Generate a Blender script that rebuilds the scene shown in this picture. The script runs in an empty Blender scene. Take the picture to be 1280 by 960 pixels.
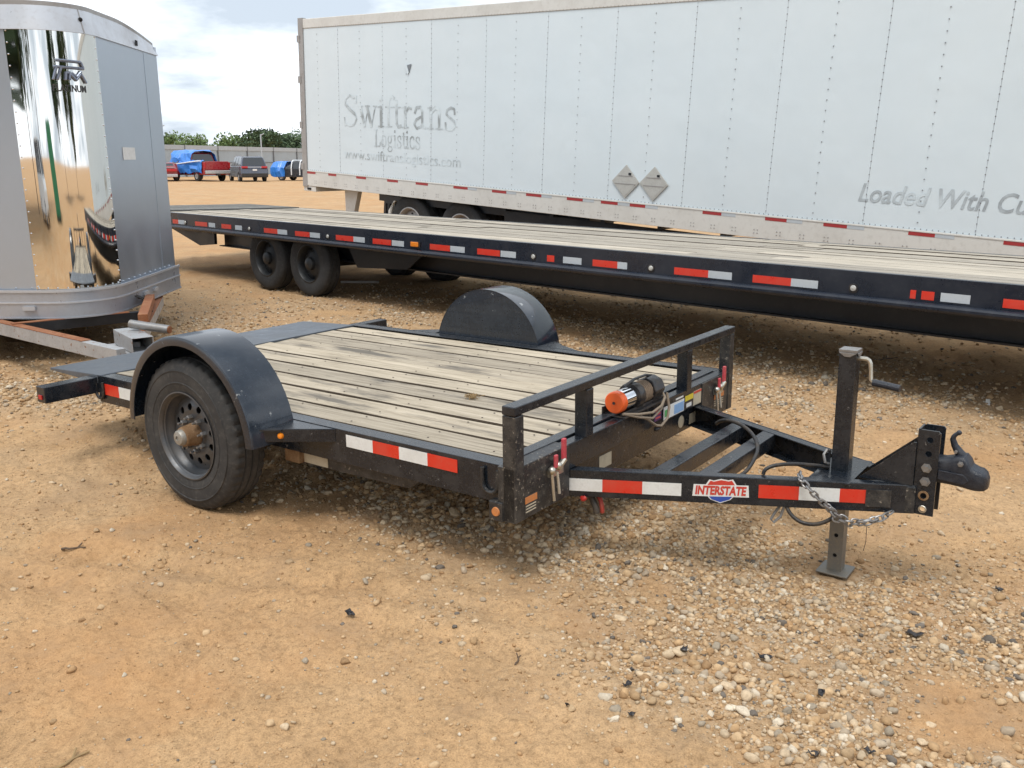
import bpy, math, random
import numpy as np
from mathutils import Vector, Matrix, geometry as mgeo

R = math.radians
random.seed(7)
rng = np.random.default_rng(11)
scene = bpy.context.scene
COL = scene.collection

# ------------------------------------------------------------------ camera
CAM_H, CAM_P = 1.658, 0.24399
cd = bpy.data.cameras.new('camera'); cam = bpy.data.objects.new('camera', cd); COL.objects.link(cam)
cam.location = (0, 0, CAM_H); cam.rotation_euler = (math.pi/2 - CAM_P, 0, 0)
cd.sensor_width = 36; cd.lens = 36*1125/1280; cd.clip_start = .05; cd.clip_end = 6000
scene.camera = cam

# ------------------------------------------------------------------ light
SUN_EL, SUN_AZ = 66, 200          # azimuth clockwise from +Y: high, a little behind the viewer
world = bpy.data.worlds.new('World'); scene.world = world; world.use_nodes = True
nt = world.node_tree; nt.nodes.clear()
def wn(t, **k):
    n = nt.nodes.new(t)
    for a, b in k.items(): setattr(n, a, b)
    return n
wo = wn('ShaderNodeOutputWorld'); bg = wn('ShaderNodeBackground'); bg.inputs[1].default_value = 0.12
sky = wn('ShaderNodeTexSky', sky_type='NISHITA', sun_disc=False)
sky.sun_elevation = R(SUN_EL); sky.sun_rotation = R(SUN_AZ); sky.dust_density = 3.0
tc = wn('ShaderNodeTexCoord'); sep = wn('ShaderNodeSeparateXYZ')
add = wn('ShaderNodeMath', operation='ADD'); add.inputs[1].default_value = .22
mx = wn('ShaderNodeMath', operation='MAXIMUM'); mx.inputs[1].default_value = .12
dx = wn('ShaderNodeMath', operation='DIVIDE'); dy = wn('ShaderNodeMath', operation='DIVIDE')
cmb = wn('ShaderNodeCombineXYZ')
noi = wn('ShaderNodeTexNoise'); noi.inputs['Scale'].default_value = 1.25; noi.inputs['Detail'].default_value = 7; noi.inputs['Roughness'].default_value = .55
ramp = wn('ShaderNodeValToRGB')
ramp.color_ramp.elements[0].position = .38; ramp.color_ramp.elements[0].color = (.44, .50, .57, 1)
ramp.color_ramp.elements[1].position = .57; ramp.color_ramp.elements[1].color = (.95, 1.0, 1.06, 1)
scl = wn('ShaderNodeVectorMath', operation='SCALE'); scl.inputs['Scale'].default_value = 8.6
mixs = wn('ShaderNodeMix', data_type='RGBA'); mixs.inputs[0].default_value = .93
L = nt.links.new
L(tc.outputs['Generated'], sep.inputs[0]); L(sep.outputs[2], add.inputs[0]); L(add.outputs[0], mx.inputs[0])
L(sep.outputs[0], dx.inputs[0]); L(mx.outputs[0], dx.inputs[1]); L(sep.outputs[1], dy.inputs[0]); L(mx.outputs[0], dy.inputs[1])
L(dx.outputs[0], cmb.inputs[0]); L(dy.outputs[0], cmb.inputs[1]); cmb.inputs[2].default_value = 3.4
L(cmb.outputs[0], noi.inputs['Vector']); L(noi.outputs['Fac'], ramp.inputs[0]); L(ramp.outputs[0], scl.inputs[0])
L(sky.outputs[0], mixs.inputs[6]); L(scl.outputs[0], mixs.inputs[7]); L(mixs.outputs[2], bg.inputs[0]); L(bg.outputs[0], wo.inputs[0])
sl = bpy.data.lights.new('sun', 'SUN'); sl.energy = 1.5; sl.angle = R(22); sl.color = (1, .96, .9)
sun = bpy.data.objects.new('sun', sl); COL.objects.link(sun)
sd = Vector((math.sin(R(SUN_AZ))*math.cos(R(SUN_EL)), math.cos(R(SUN_AZ))*math.cos(R(SUN_EL)), math.sin(R(SUN_EL))))
sun.rotation_euler = (-sd).to_track_quat('-Z', 'Y').to_euler()
vs = scene.view_settings; vs.view_transform = 'Standard'; vs.look = 'None'; vs.gamma = 1; vs.exposure = 0.66; vs.use_curve_mapping = False
scene.cycles.max_bounces = 8; scene.cycles.use_denoising = True

# ------------------------------------------------------------------ materials
def newmat(name):
    m = bpy.data.materials.new(name); m.use_nodes = True
    return m, m.node_tree, m.node_tree.nodes['Principled BSDF']
def noise(t, scale, detail=4, vec=None, rough=.6):
    n = t.nodes.new('ShaderNodeTexNoise'); n.inputs['Scale'].default_value = scale; n.inputs['Detail'].default_value = detail; n.inputs['Roughness'].default_value = rough
    if vec is not None: t.links.new(vec, n.inputs['Vector'])
    return n
def cramp(t, src, stops):
    r = t.nodes.new('ShaderNodeValToRGB'); e = r.color_ramp.elements
    while len(e) < len(stops): e.new(.5)
    for i, (p, c) in enumerate(stops):
        e[i].position = p; e[i].color = (c, c, c, 1) if isinstance(c, (int, float)) else (*c, 1)
    t.links.new(src, r.inputs[0]); return r
def mixc(t, fac, a, b, blend='MIX'):
    m = t.nodes.new('ShaderNodeMix'); m.data_type = 'RGBA'; m.blend_type = blend
    for s, v in ((0, fac), (6, a), (7, b)):
        if hasattr(v, 'is_output') or hasattr(v, 'links'): t.links.new(v, m.inputs[s])
        elif s == 0: m.inputs[0].default_value = v
        else: m.inputs[s].default_value = (*v, 1)
    return m.outputs[2]
def objvec(t, scale=(1, 1, 1), world=False, rnd=False):
    if world:
        g = t.nodes.new('ShaderNodeNewGeometry'); v = g.outputs['Position']
    else:
        g = t.nodes.new('ShaderNodeTexCoord'); v = g.outputs['Object']
    m = t.nodes.new('ShaderNodeMapping'); m.inputs['Scale'].default_value = scale; t.links.new(v, m.inputs[0])
    if rnd:
        oi = t.nodes.new('ShaderNodeObjectInfo'); s = t.nodes.new('ShaderNodeVectorMath'); s.operation = 'SCALE'
        cx = t.nodes.new('ShaderNodeCombineXYZ')
        for i in range(3): t.links.new(oi.outputs['Random'], cx.inputs[i])
        t.links.new(cx.outputs[0], s.inputs[0]); s.inputs['Scale'].default_value = 37.0
        t.links.new(s.outputs[0], m.inputs['Location'])
    return m.outputs[0]
def bump(t, b, h, strength, dist=.01):
    n = t.nodes.new('ShaderNodeBump'); n.inputs['Strength'].default_value = strength; n.inputs['Distance'].default_value = dist
    t.links.new(h, n.inputs['Height']); t.links.new(n.outputs[0], b.inputs['Normal'])
MATS = {}
def painted(name, col, rough=.4, metal=0., dirt=.25, dirtcol=(.22, .16, .10), dscale=7., spec=.5, coat=0., rvar=.15, grain=.0, chips=0., chipcol=(.25, .12, .06)):
    """plain coating with procedural dust, wear and gloss variation"""
    m, t, b = newmat(name); v = objvec(t)
    n1 = noise(t, dscale, 8, v, .65); n2 = noise(t, dscale*9, 3, v)
    f = cramp(t, n1.outputs['Fac'], ((.45, 0.), (.75, dirt)))
    c = mixc(t, f.outputs[0], col, dirtcol)
    f2 = cramp(t, n2.outputs['Fac'], ((.52, 0.), (.75, dirt*.8)))
    c = mixc(t, f2.outputs[0], c, dirtcol)
    if chips:
        n3 = noise(t, dscale*3.1, 6, v, .7); f3 = cramp(t, n3.outputs['Fac'], ((.66-chips*.1, 0.), (.69-chips*.1, 1.)))
        c = mixc(t, f3.outputs[0], c, chipcol)
    t.links.new(c, b.inputs['Base Color']); b.inputs['Metallic'].default_value = metal
    b.inputs['Specular IOR Level'].default_value = spec; b.inputs['Coat Weight'].default_value = coat
    rr = cramp(t, n1.outputs['Fac'], ((.3, max(rough-rvar, .04)), (.8, min(rough+rvar*1.6, 1.)))); t.links.new(rr.outputs[0], b.inputs['Roughness'])
    if grain: bump(t, b, n2.outputs['Fac'], grain, .004)
    MATS[name] = m; return m
painted('black_paint', (.008, .0115, .017), .27, dirt=.20, dirtcol=(.12, .11, .10), dscale=12, grain=.08, rvar=.12, chips=.12, chipcol=(.13, .125, .12))
painted('muddy_black', (.012, .014, .017), .42, dirt=.5, dirtcol=(.14, .12, .095), dscale=17, grain=.25, chips=.55, chipcol=(.24, .21, .17))
painted('fender_paint', (.009, .0145, .024), .2, dirt=.10, dirtcol=(.12, .15, .18), dscale=5, grain=.04, chips=.1, chipcol=(.24, .25, .25), coat=.3, rvar=.06)
painted('navy_frame', (.008, .012, .022), .30, dirt=.15, dirtcol=(.09, .09, .095), dscale=3, grain=.05)
painted('under_frame', (.007, .009, .013), .4, dirt=.2, dirtcol=(.06, .06, .06), dscale=3)
painted('rubber', (.032, .032, .032), .7, dirt=.55, dirtcol=(.115, .105, .093), dscale=5, grain=.1, spec=.3)
painted('rubber_far', (.024, .025, .026), .75, dirt=.5, dirtcol=(.075, .075, .075), dscale=3, spec=.3)
painted('rim_grey', (.08, .085, .092), .42, metal=.5, dirt=.5, dirtcol=(.15, .13, .11), dscale=9)
painted('rim_dark', (.02, .023, .026), .5, metal=.3, dirt=.4, dirtcol=(.06, .06, .06))
painted('hub_rust', (.16, .085, .035), .7, dirt=.8, dirtcol=(.30, .2, .11), dscale=25, grain=.4)
painted('hub_cap', (.32, .31, .28), .5, metal=.4, dirt=.6, dscale=30)
painted('galvanised', (.28, .28, .28), .45, metal=.7, dirt=.75, dirtcol=(.2, .16, .12), dscale=14)
painted('zinc', (.55, .53, .47), .35, metal=.9, dirt=.6, dirtcol=(.3, .24, .12), dscale=20)
painted('jack_steel', (.19, .185, .17), .5, metal=.6, dirt=.7, dirtcol=(.3, .25, .18), dscale=13, grain=.15)
painted('tread_plate', (.085, .10, .12), .48, metal=.3, dirt=.45, dirtcol=(.17, .165, .16), dscale=5, grain=.3)
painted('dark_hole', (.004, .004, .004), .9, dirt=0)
painted('cast_navy', (.009, .012, .02), .36, dirt=.35, dirtcol=(.08, .08, .085), dscale=34, grain=.5)
painted('tape_red', (.62, .028, .012), .35, dirt=.18, dirtcol=(.35, .2, .12), dscale=10, spec=.6)
painted('tape_white', (.70, .71, .69), .35, dirt=.3, dirtcol=(.40, .37, .31), dscale=10, spec=.6)
painted('tape_dull_red', (.36, .035, .035), .45, dirt=.3, dirtcol=(.2, .05, .05))
painted('tape_dull_white', (.46, .50, .53), .45, dirt=.3, dirtcol=(.3, .33, .36))
painted('lever_red', (.48, .05, .07), .45, dirt=.4, dirtcol=(.4, .2, .16), dscale=30)
painted('orange_plastic', (.85, .12, .015), .4, dirt=.15, dscale=30)
painted('amber_lens', (.75, .22, .01), .2, dirt=.1, coat=.4)
painted('orange_sticker', (.55, .19, .05), .5, dirt=.6, dirtcol=(.25, .2, .14), dscale=30)
painted('dark_sticker', (.03, .03, .032), .45, dirt=.3, dscale=30)
painted('cream_sticker', (.50, .45, .34), .55, dirt=.5, dirtcol=(.28, .23, .16), dscale=20)
painted('white_sticker', (.72, .72, .70), .45, dirt=.3, dirtcol=(.4, .38, .33), dscale=30)
painted('blue_sticker', (.25, .42, .68), .45, dirt=.2, dscale=30)
painted('green_sticker', (.12, .42, .14), .45, dirt=.2, dscale=30)
painted('yellow_sticker', (.70, .55, .04), .45, dirt=.2, dscale=30)
painted('purple_sticker', (.10, .035, .13), .45, dirt=.2, dscale=30)
painted('decal_red', (.55, .045, .03), .4, dirt=.12, dscale=30)
painted('decal_blue', (.02, .07, .36), .4, dirt=.12, dscale=30)
painted('chrome', (.75, .76, .78), .12, metal=1, dirt=.15, dirtcol=(.35, .35, .35), dscale=10, rvar=.05)
painted('emblem_silver', (.20, .235, .31), .35, metal=.5, dirt=.2, dirtcol=(.5, .52, .56), dscale=30)
painted('container_green', (.02, .23, .10), .5, dirt=.3, dirtcol=(.1, .25, .15), dscale=1)
painted('rivet_dark', (.06, .045, .035), .7, dirt=.3)
painted('rope', (.24, .19, .14), .9, dirt=.5, dscale=60)
painted('drum_rope', (.19, .13, .085), .9, dirt=.6, dirtcol=(.3, .24, .17), dscale=50, grain=.5)
painted('black_cable', (.012, .012, .013), .5, dirt=.3, dscale=20)
painted('red_cable', (.4, .02, .015), .5, dirt=.4, dscale=20)
painted('alu_grey', (.45, .50, .565), .36, metal=.75, dirt=.25, dirtcol=(.50, .54, .60), dscale=1.3, rvar=.08)
painted('alu_light', (.52, .54, .57), .4, metal=.45, dirt=.45, dirtcol=(.36, .34, .33), dscale=3)
painted('alu_band', (.42, .45, .50), .35, metal=.55, dirt=.45, dirtcol=(.34, .33, .33), dscale=4)
painted('rust', (.22, .075, .026), .85, dirt=.7, dirtcol=(.36, .19, .10), dscale=9, grain=.4)
painted('silver_paint', (.40, .41, .42), .45, metal=.35, dirt=.5, dirtcol=(.22, .18, .14), dscale=7, chips=.5, chipcol=(.2, .09, .04))
painted('cream_rail', (.62, .61, .575), .5, dirt=.45, dirtcol=(.42, .40, .36), dscale=1.8)
painted('rivet_grey', (.20, .22, .24), .45, metal=.4, dirt=.2)
painted('post_grey', (.33, .32, .31), .5, metal=.2, dirt=.5, dirtcol=(.22, .19, .17), dscale=3)
painted('placard', (.52, .52, .49), .45, metal=.3, dirt=.4, dirtcol=(.28, .27, .25), dscale=6)
painted('fence_metal', (.40, .45, .48), .5, metal=.25, dirt=.3, dirtcol=(.28, .28, .27), dscale=.5)
painted('fence_post', (.16, .17, .18), .6, dirt=.3)
painted('fence_rail', (.40, .43, .45), .5, dirt=.2)
painted('tarp_blue', (.035, .20, .62), .4, dirt=.25, dirtcol=(.16, .34, .66), dscale=1.5)
painted('truck_red', (.30, .012, .02), .3, dirt=.2, coat=.5)
painted('car_maroon', (.20, .02, .03), .3, dirt=.2, coat=.5)
painted('suv_slate', (.075, .09, .125), .28, metal=.4, dirt=.2, coat=.5)
painted('car_silver', (.48, .49, .50), .3, metal=.4, dirt=.2)
painted('car_dark', (.03, .036, .045), .3, dirt=.2, coat=.5)
painted('car_glass', (.02, .025, .03), .08, dirt=.05, coat=.5)
painted('car_trim', (.02, .02, .02), .6, dirt=.2)
painted('tail_lens', (.42, .015, .02), .2, dirt=.1)
painted('strap_white', (.75, .77, .78), .5, dirt=.1)
painted('plastic_black', (.012, .013, .017), .35, dirt=.3, dscale=30)
painted('twig', (.10, .065, .04), .85, dirt=.4, dscale=40)
painted('straw', (.30, .20, .09), .9, dirt=.5, dscale=40)
painted('pipe_white', (.65, .62, .58), .6, dirt=.5)
painted('bark', (.09, .07, .055), .9, dirt=.4, grain=.5)
# mirror-polished nose plate, slightly wavy
m, t, b = newmat('polished'); MATS['polished'] = m; v = objvec(t, (1.6, 1.6, .5))
b.inputs['Metallic'].default_value = 1; b.inputs['Base Color'].default_value = (.80, .79, .76, 1); b.inputs['Roughness'].default_value = .035
n = noise(t, 1.5, 1, v, .35); bump(t, b, n.outputs['Fac'], .07, .1)
# white trailer skin, faintly oil-canned
m, t, b = newmat('white_skin'); MATS['white_skin'] = m; v = objvec(t); oi = t.nodes.new('ShaderNodeObjectInfo')
n = noise(t, 1.1, 6, v); c = cramp(t, n.outputs['Fac'], ((.3, (.615, .69, .73)), (.7, (.655, .725, .76))))
vv = cramp(t, oi.outputs['Random'], ((0, .98), (1, 1.))); cc = mixc(t, 1., c.outputs[0], vv.outputs[0], 'MULTIPLY')
st_ = objvec(t, (6, 6, .35)); ns = noise(t, 2.2, 5, st_); fs = cramp(t, ns.outputs['Fac'], ((.6, 0.), (.85, .10)))
cc = mixc(t, fs.outputs[0], cc, (.50, .51, .50)); t.links.new(cc, b.inputs['Base Color']); b.inputs['Roughness'].default_value = .38
n2 = noise(t, 2.3, 2, v); bump(t, b, n2.outputs['Fac'], .25, .03)
# faded print on that skin
def faded(name, ink, scale, lo, hi):
    m, t, b = newmat(name); MATS[name] = m; v = objvec(t)
    n = noise(t, scale, 5, v, .6); f = cramp(t, n.outputs['Fac'], ((lo, 0.), (hi, 1.)))
    t.links.new(mixc(t, f.outputs[0], ink, (.625, .70, .735)), b.inputs['Base Color']); b.inputs['Roughness'].default_value = .45
faded('print_serif', (.30, .33, .34), 3.4, .40, .58)
faded('print_sans', (.31, .34, .35), 2.9, .38, .57)
faded('print_italic', (.31, .34, .36), 2.0, .38, .62)
# weathered planks
def wood(name, a, bcol, dark, stain):
    m, t, b = newmat(name); MATS[name] = m
    v = objvec(t, (1.2, 14, 14), rnd=True); v2 = objvec(t, (.55, 2.4, 1)); v4 = objvec(t, (1, 1, 1)); v3 = objvec(t, (.6, 46, 46), rnd=True)
    g = noise(t, 2.2, 7, v, .65); fine = noise(t, 3.0, 5, v3, .7); pat = noise(t, 2.3, 6, v2, .6); sp = noise(t, 30, 3, v4)
    oi = t.nodes.new('ShaderNodeObjectInfo')
    c = cramp(t, g.outputs['Fac'], ((.28, dark), (.45, bcol), (.7, a))).outputs[0]
    ff = cramp(t, fine.outputs['Fac'], ((.36, .56), (.54, 1.))); c = mixc(t, .8, c, ff.outputs[0], 'MULTIPLY')
    fp = cramp(t, pat.outputs['Fac'], ((.55, 0.), (.65, stain))); c = mixc(t, fp.outputs[0], c, (.13, .12, .105))
    fs = cramp(t, sp.outputs['Fac'], ((.66, 0.), (.74, .5))); c = mixc(t, fs.outputs[0], c, (.2, .16, .11))
    rv = cramp(t, oi.outputs['Random'], ((0, (.70, .69, .68)), (1, (1.10, 1.07, 1.02)))); c = mixc(t, 1., c, rv.outputs[0], 'MULTIPLY')
    t.links.new(c, b.inputs['Base Color']); b.inputs['Roughness'].default_value = .85; b.inputs['Specular IOR Level'].default_value = .25
    bump(t, b, fine.outputs['Fac'], .5, .006)
wood('deck_wood', (.565, .50, .40), (.455, .395, .305), (.21, .18, .14), .85)
wood('flat_wood', (.55, .51, .44), (.46, .42, .355), (.26, .235, .20), .45)
wood('ramp_wood', (.26, .26, .25), (.2, .2, .19), (.12, .12, .115), .4)
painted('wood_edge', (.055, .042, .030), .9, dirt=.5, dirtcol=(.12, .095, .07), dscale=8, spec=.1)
# ground
m, t, b = newmat('earth'); MATS['earth'] = m; v = objvec(t, world=True)
big = noise(t, .55, 5, v); mid = noise(t, 3.2, 7, v, .65); fin = noise(t, 42, 6, v, .7); grit = noise(t, 190, 3, v, .7)
c = cramp(t, big.outputs['Fac'], ((.3, (.455, .265, .128)), (.5, (.485, .305, .155)), (.7, (.51, .345, .195)))).outputs[0]
f = cramp(t, mid.outputs['Fac'], ((.33, .86), (.5, .98), (.66, 1.08))); c = mixc(t, 1., c, f.outputs[0], 'MULTIPLY')
f = cramp(t, fin.outputs['Fac'], ((.34, .66), (.5, .98), (.66, 1.12))); c = mixc(t, .9, c, f.outputs[0], 'MULTIPLY')
f = cramp(t, grit.outputs['Fac'], ((.32, .74), (.5, 1.), (.70, 1.2))); c = mixc(t, 1., c, f.outputs[0], 'MULTIPLY')
pt = noise(t, .95, 6, v, .6); f = cramp(t, pt.outputs['Fac'], ((.50, 0.), (.64, .55))); c = mixc(t, f.outputs[0], c, (.46, .245, .105))
pg = noise(t, 1.9, 6, v, .65); f = cramp(t, pg.outputs['Fac'], ((.52, 0.), (.66, .45))); c = mixc(t, f.outputs[0], c, (.33, .235, .145))
at = t.nodes.new('ShaderNodeAttribute'); at.attribute_name = 'gravel'
vo = t.nodes.new('ShaderNodeTexVoronoi'); vo.inputs['Scale'].default_value = 55; t.links.new(v, vo.inputs['Vector'])
gc = cramp(t, vo.outputs['Color'], ((.1, (.19, .13, .08)), (.5, (.38, .275, .17)), (.9, (.52, .43, .32))))
gf = t.nodes.new('ShaderNodeMath'); gf.operation = 'MULTIPLY'; gf.inputs[1].default_value = .62; t.links.new(at.outputs['Fac'], gf.inputs[0])
c = mixc(t, gf.outputs[0], c, gc.outputs[0]); t.links.new(c, b.inputs['Base Color'])
b.inputs['Roughness'].default_value = .95; b.inputs['Specular IOR Level'].default_value = .2
hm = t.nodes.new('ShaderNodeMath'); hm.operation = 'MULTIPLY_ADD'; hm.inputs[1].default_value = .35; t.links.new(grit.outputs['Fac'], hm.inputs[0]); t.links.new(fin.outputs['Fac'], hm.inputs[2])
bump(t, b, hm.outputs[0], .7, .016)
# stones: colour comes with each stone
m, t, b = newmat('stone'); MATS['stone'] = m
at = t.nodes.new('ShaderNodeAttribute'); at.attribute_name = 'tint'; v = objvec(t, world=True); n = noise(t, 90, 4, v)
f = cramp(t, n.outputs['Fac'], ((.3, .78), (.65, 1.08))); t.links.new(mixc(t, 1., at.outputs['Color'], f.outputs[0], 'MULTIPLY'), b.inputs['Base Color'])
b.inputs['Roughness'].default_value = .85; b.inputs['Specular IOR Level'].default_value = .3; bump(t, b, n.outputs['Fac'], .5, .004)
def leafmat(name, a, bb):
    m, t, b = newmat(name); MATS[name] = m
    g = t.nodes.new('ShaderNodeNewGeometry'); c = cramp(t, g.outputs['Random Per Island'], ((0, a), (1, bb)))
    t.links.new(c.outputs[0], b.inputs['Base Color']); b.inputs['Roughness'].default_value = .7; b.inputs['Specular IOR Level'].default_value = .2
leafmat('leaf_light', (.09, .14, .05), (.17, .23, .09)); leafmat('leaf_dark', (.045, .075, .04), (.09, .13, .065))

# ------------------------------------------------------------------ mesh helpers
class MB:
    def __init__(s): s.v, s.f, s.m = [], [], []
    def raw(s, vs, fs, mi=0):
        o = len(s.v); s.v += [tuple(p) for p in vs]; s.f += [tuple(i+o for i in f) for f in fs]; s.m += [mi]*len(fs); return s
    def box(s, lo, hi, M=None, mi=0):
        (a, b, c), (d, e, g) = lo, hi
        vs = [Vector(p) for p in ((a,b,c),(d,b,c),(d,e,c),(a,e,c),(a,b,g),(d,b,g),(d,e,g),(a,e,g))]
        if M is not None: vs = [M @ p for p in vs]
        return s.raw(vs, ((3,2,1,0),(4,5,6,7),(0,1,5,4),(1,2,6,5),(2,3,7,6),(3,0,4,7)), mi)
    def prism(s, pts, depth, fn, mi=0):
        """2-D outline extruded; fn(u, v, w) gives the 3-D point, w in (0, depth)"""
        n = len(pts)
        vs = [fn(u, v, 0) for u, v in pts] + [fn(u, v, depth) for u, v in pts]
        fs = [tuple(range(n)), tuple(range(2*n-1, n-1, -1))] + [(i, i+n, (i+1) % n+n, (i+1) % n) for i in range(n)]
        return s.raw(vs, fs, mi)
    def tube(s, path, r, n=8, cap=True, mi=0, closed=False):
        P = [Vector(p) for p in path]; rs = r if isinstance(r, (list, tuple)) else [r]*len(P)
        vs, fs = [], []; up = None; k = len(P)
        for i, p in enumerate(P):
            if closed: d = P[(i+1) % k]-P[i-1]
            else: d = P[min(i+1, k-1)]-P[max(i-1, 0)]
            d.normalize()
            if up is None: up = d.orthogonal().normalized()
            else:
                up = up - d*up.dot(d)
                up = up.normalized() if up.length > 1e-6 else d.orthogonal().normalized()
            w = d.cross(up)
            for j in range(n):
                a = 2*math.pi*j/n; vs.append(p + rs[i]*(math.cos(a)*up + math.sin(a)*w))
        for i in range(k if closed else k-1):
            for j in range(n):
                a, c = i*n, ((i+1) % k)*n
                fs.append((a+j, a+(j+1) % n, c+(j+1) % n, c+j))
        if cap and not closed: fs += [tuple(range(n-1, -1, -1)), tuple(range((k-1)*n, k*n))]
        return s.raw(vs, fs, mi)
    def lathe(s, prof, n, fn, mi=0, mod=None):
        """prof = [(radius, w)]; fn(x, z, w)"""
        vs, fs = [], []; k = len(prof)
        for j in range(n):
            a = 2*math.pi*j/n
            for i, (r, w) in enumerate(prof):
                rr = r if mod is None else mod(i, j, r); vs.append(fn(rr*math.cos(a), rr*math.sin(a), w))
        for j in range(n):
            q = ((j+1) % n)*k
            for i in range(k-1): fs.append((j*k+i, j*k+i+1, q+i+1, q+i))
        return s.raw(vs, fs, mi)
    def sphere(s, c, rad, nu=10, nv=7, mi=0):
        rx, ry, rz = (rad,)*3 if isinstance(rad, (int, float)) else rad
        vs = [(c[0], c[1], c[2]-rz)]; fs = []
        for i in range(1, nv):
            t_ = -math.pi/2+math.pi*i/nv
            for j in range(nu):
                a = 2*math.pi*j/nu; vs.append((c[0]+rx*math.cos(t_)*math.cos(a), c[1]+ry*math.cos(t_)*math.sin(a), c[2]+rz*math.sin(t_)))
        vs.append((c[0], c[1], c[2]+rz)); e = len(vs)-1
        for j in range(nu):
            fs.append((0, 1+(j+1) % nu, 1+j)); fs.append((e, e-nu+j, e-nu+(j+1) % nu))
        for i in range(nv-2):
            for j in range(nu):
                a = 1+i*nu; fs.append((a+j, a+(j+1) % nu, a+nu+(j+1) % nu, a+nu+j))
        return s.raw(vs, fs, mi)
    def mesh(s, name, mats, smooth=False):
        me = bpy.data.meshes.new(name); me.from_pydata([tuple(p) for p in s.v], [], s.f)
        for q in ([mats] if isinstance(mats, str) else mats): me.materials.append(MATS[q])
        if any(s.m): me.polygons.foreach_set('material_index', s.m)
        if smooth: me.polygons.foreach_set('use_smooth', [True]*len(s.f))
        me.update(); return me
    def build(s, name, mats, parent=None, bevel=0, smooth=False, label=None):
        return link(name, s.mesh(name, mats, smooth), parent, bevel, label, smooth)
def link(name, me, parent=None, bevel=0, label=None, smooth=False):
    o = bpy.data.objects.new(name, me); COL.objects.link(o)
    if parent: o.parent = parent
    if bevel:
        b = o.modifiers.new('bevel', 'BEVEL'); b.width = bevel; b.segments = 2; b.limit_method = 'ANGLE'; b.angle_limit = R(40)
    if smooth:
        e = o.modifiers.new('split', 'EDGE_SPLIT'); e.split_angle = R(38)
    if label: o['label'] = label
    return o
def tag(o, label, cat, group=None, kind=None):
    if label: o['label'] = label
    if cat: o['category'] = cat
    if group: o['group'] = group
    if kind: o['kind'] = kind
    return o
def thing(name, label, cat, loc=(0, 0, 0), rot=(0, 0, 0), group=None):
    o = bpy.data.objects.new(name, None); COL.objects.link(o); o.location = loc; o.rotation_euler = rot; o.empty_display_size = .2
    return tag(o, label, cat, group)
def bx(name, lo, hi, mat, parent, bevel=0, M=None, label=None):
    return MB().box(lo, hi, M).build(name, mat, parent, bevel, label=label)
def dup(o, parent, name=None):
    c = o.copy(); COL.objects.link(c); c.parent = parent
    for ch in list(o.children): dup(ch, c)
    return c
def arc(cx, cz, r, a0, a1, n): return [(cx+r*math.cos(R(a0+(a1-a0)*i/n)), cz+r*math.sin(R(a0+(a1-a0)*i/n))) for i in range(n+1)]
def holed(outline, holes, depth, fn, nseg=14):
    """plate with round holes: list of (u, v, r)"""
    pts = [Vector(p) for p in outline]; faces = [list(range(len(pts)))]
    for (u, v, r) in holes:
        o = len(pts); pts += [Vector((u+r*math.cos(2*math.pi*i/nseg), v+r*math.sin(2*math.pi*i/nseg))) for i in range(nseg)]
        faces.append(list(range(o, o+nseg))[::-1])
    vs, ed, fs, *_ = mgeo.delaunay_2d_cdt(pts, [(f[i], f[(i+1) % len(f)]) for f in faces[1:] for i in range(len(f))], faces[:1], 1, 1e-6)
    keep = []
    for f in fs:
        c = sum((vs[i] for i in f), Vector((0, 0)))/len(f)
        if all((c-Vector((u, v))).length > r*.97 for u, v, r in holes): keep.append(tuple(f))
    n = len(vs); V = [fn(p.x, p.y, 0) for p in vs]+[fn(p.x, p.y, depth) for p in vs]
    cnt = {}
    for f in keep:
        for i in range(len(f)): e = (f[i], f[(i+1) % len(f)]); cnt[tuple(sorted(e))] = cnt.get(tuple(sorted(e)), [])+[e]
    F = [f for f in keep]+[tuple(i+n for i in f[::-1]) for f in keep]
    for k, l in cnt.items():
        if len(l) == 1: a, b_ = l[0]; F.append((b_, a, a+n, b_+n))
    return MB().raw(V, F)
def text_mesh(txt, size, italic=0., bold=0., sx=1., space=1.):
    cu = bpy.data.curves.new('lettering', 'FONT'); cu.body = txt; cu.size = size; cu.shear = italic; cu.offset = bold; cu.space_character = space
    cu.resolution_u = 3
    o = bpy.data.objects.new('lettering', cu); COL.objects.link(o)
    me = bpy.data.meshes.new_from_object(o)
    bpy.data.objects.remove(o); bpy.data.curves.remove(cu)
    vs = [(v.co.x*sx, v.co.y) for v in me.vertices]; fs = [tuple(p.vertices) for p in me.polygons]; bpy.data.meshes.remove(me)
    return vs, fs
bpy.context.view_layer.update()

# value noise for terrain
def vnoise(x, y, s, seed):
    x = np.asarray(x)*s+1000.; y = np.asarray(y)*s+1000.; xi = np.floor(x).astype(np.int64); yi = np.floor(y).astype(np.int64); fx = x-xi; fy = y-yi
    def h(a, b_):
        n_ = (a*374761393+b_*668265263+seed*1442695041) & 0x7fffffff; n_ = ((n_ ^ (n_ >> 13))*1274126177) & 0x7fffffff
        return ((n_ ^ (n_ >> 16)) & 0xffff)/65535.
    fx = fx*fx*(3-2*fx); fy = fy*fy*(3-2*fy)
    return (h(xi, yi)*(1-fx)+h(xi+1, yi)*fx)*(1-fy)+(h(xi, yi+1)*(1-fx)+h(xi+1, yi+1)*fx)*fy - .5
def sstep(a, b_, x): q = np.clip((x-a)/(b_-a), 0, 1); return q*q*(3-2*q)
def gauss(x, y, cx, cy, sx, sy, ang=0.):
    c, s_ = math.cos(ang), math.sin(ang); u = (x-cx)*c+(y-cy)*s_; w = -(x-cx)*s_+(y-cy)*c
    return np.exp(-(u/sx)**2-(w/sy)**2)
TYAW, TPITCH = -.6276, -.0142
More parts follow.
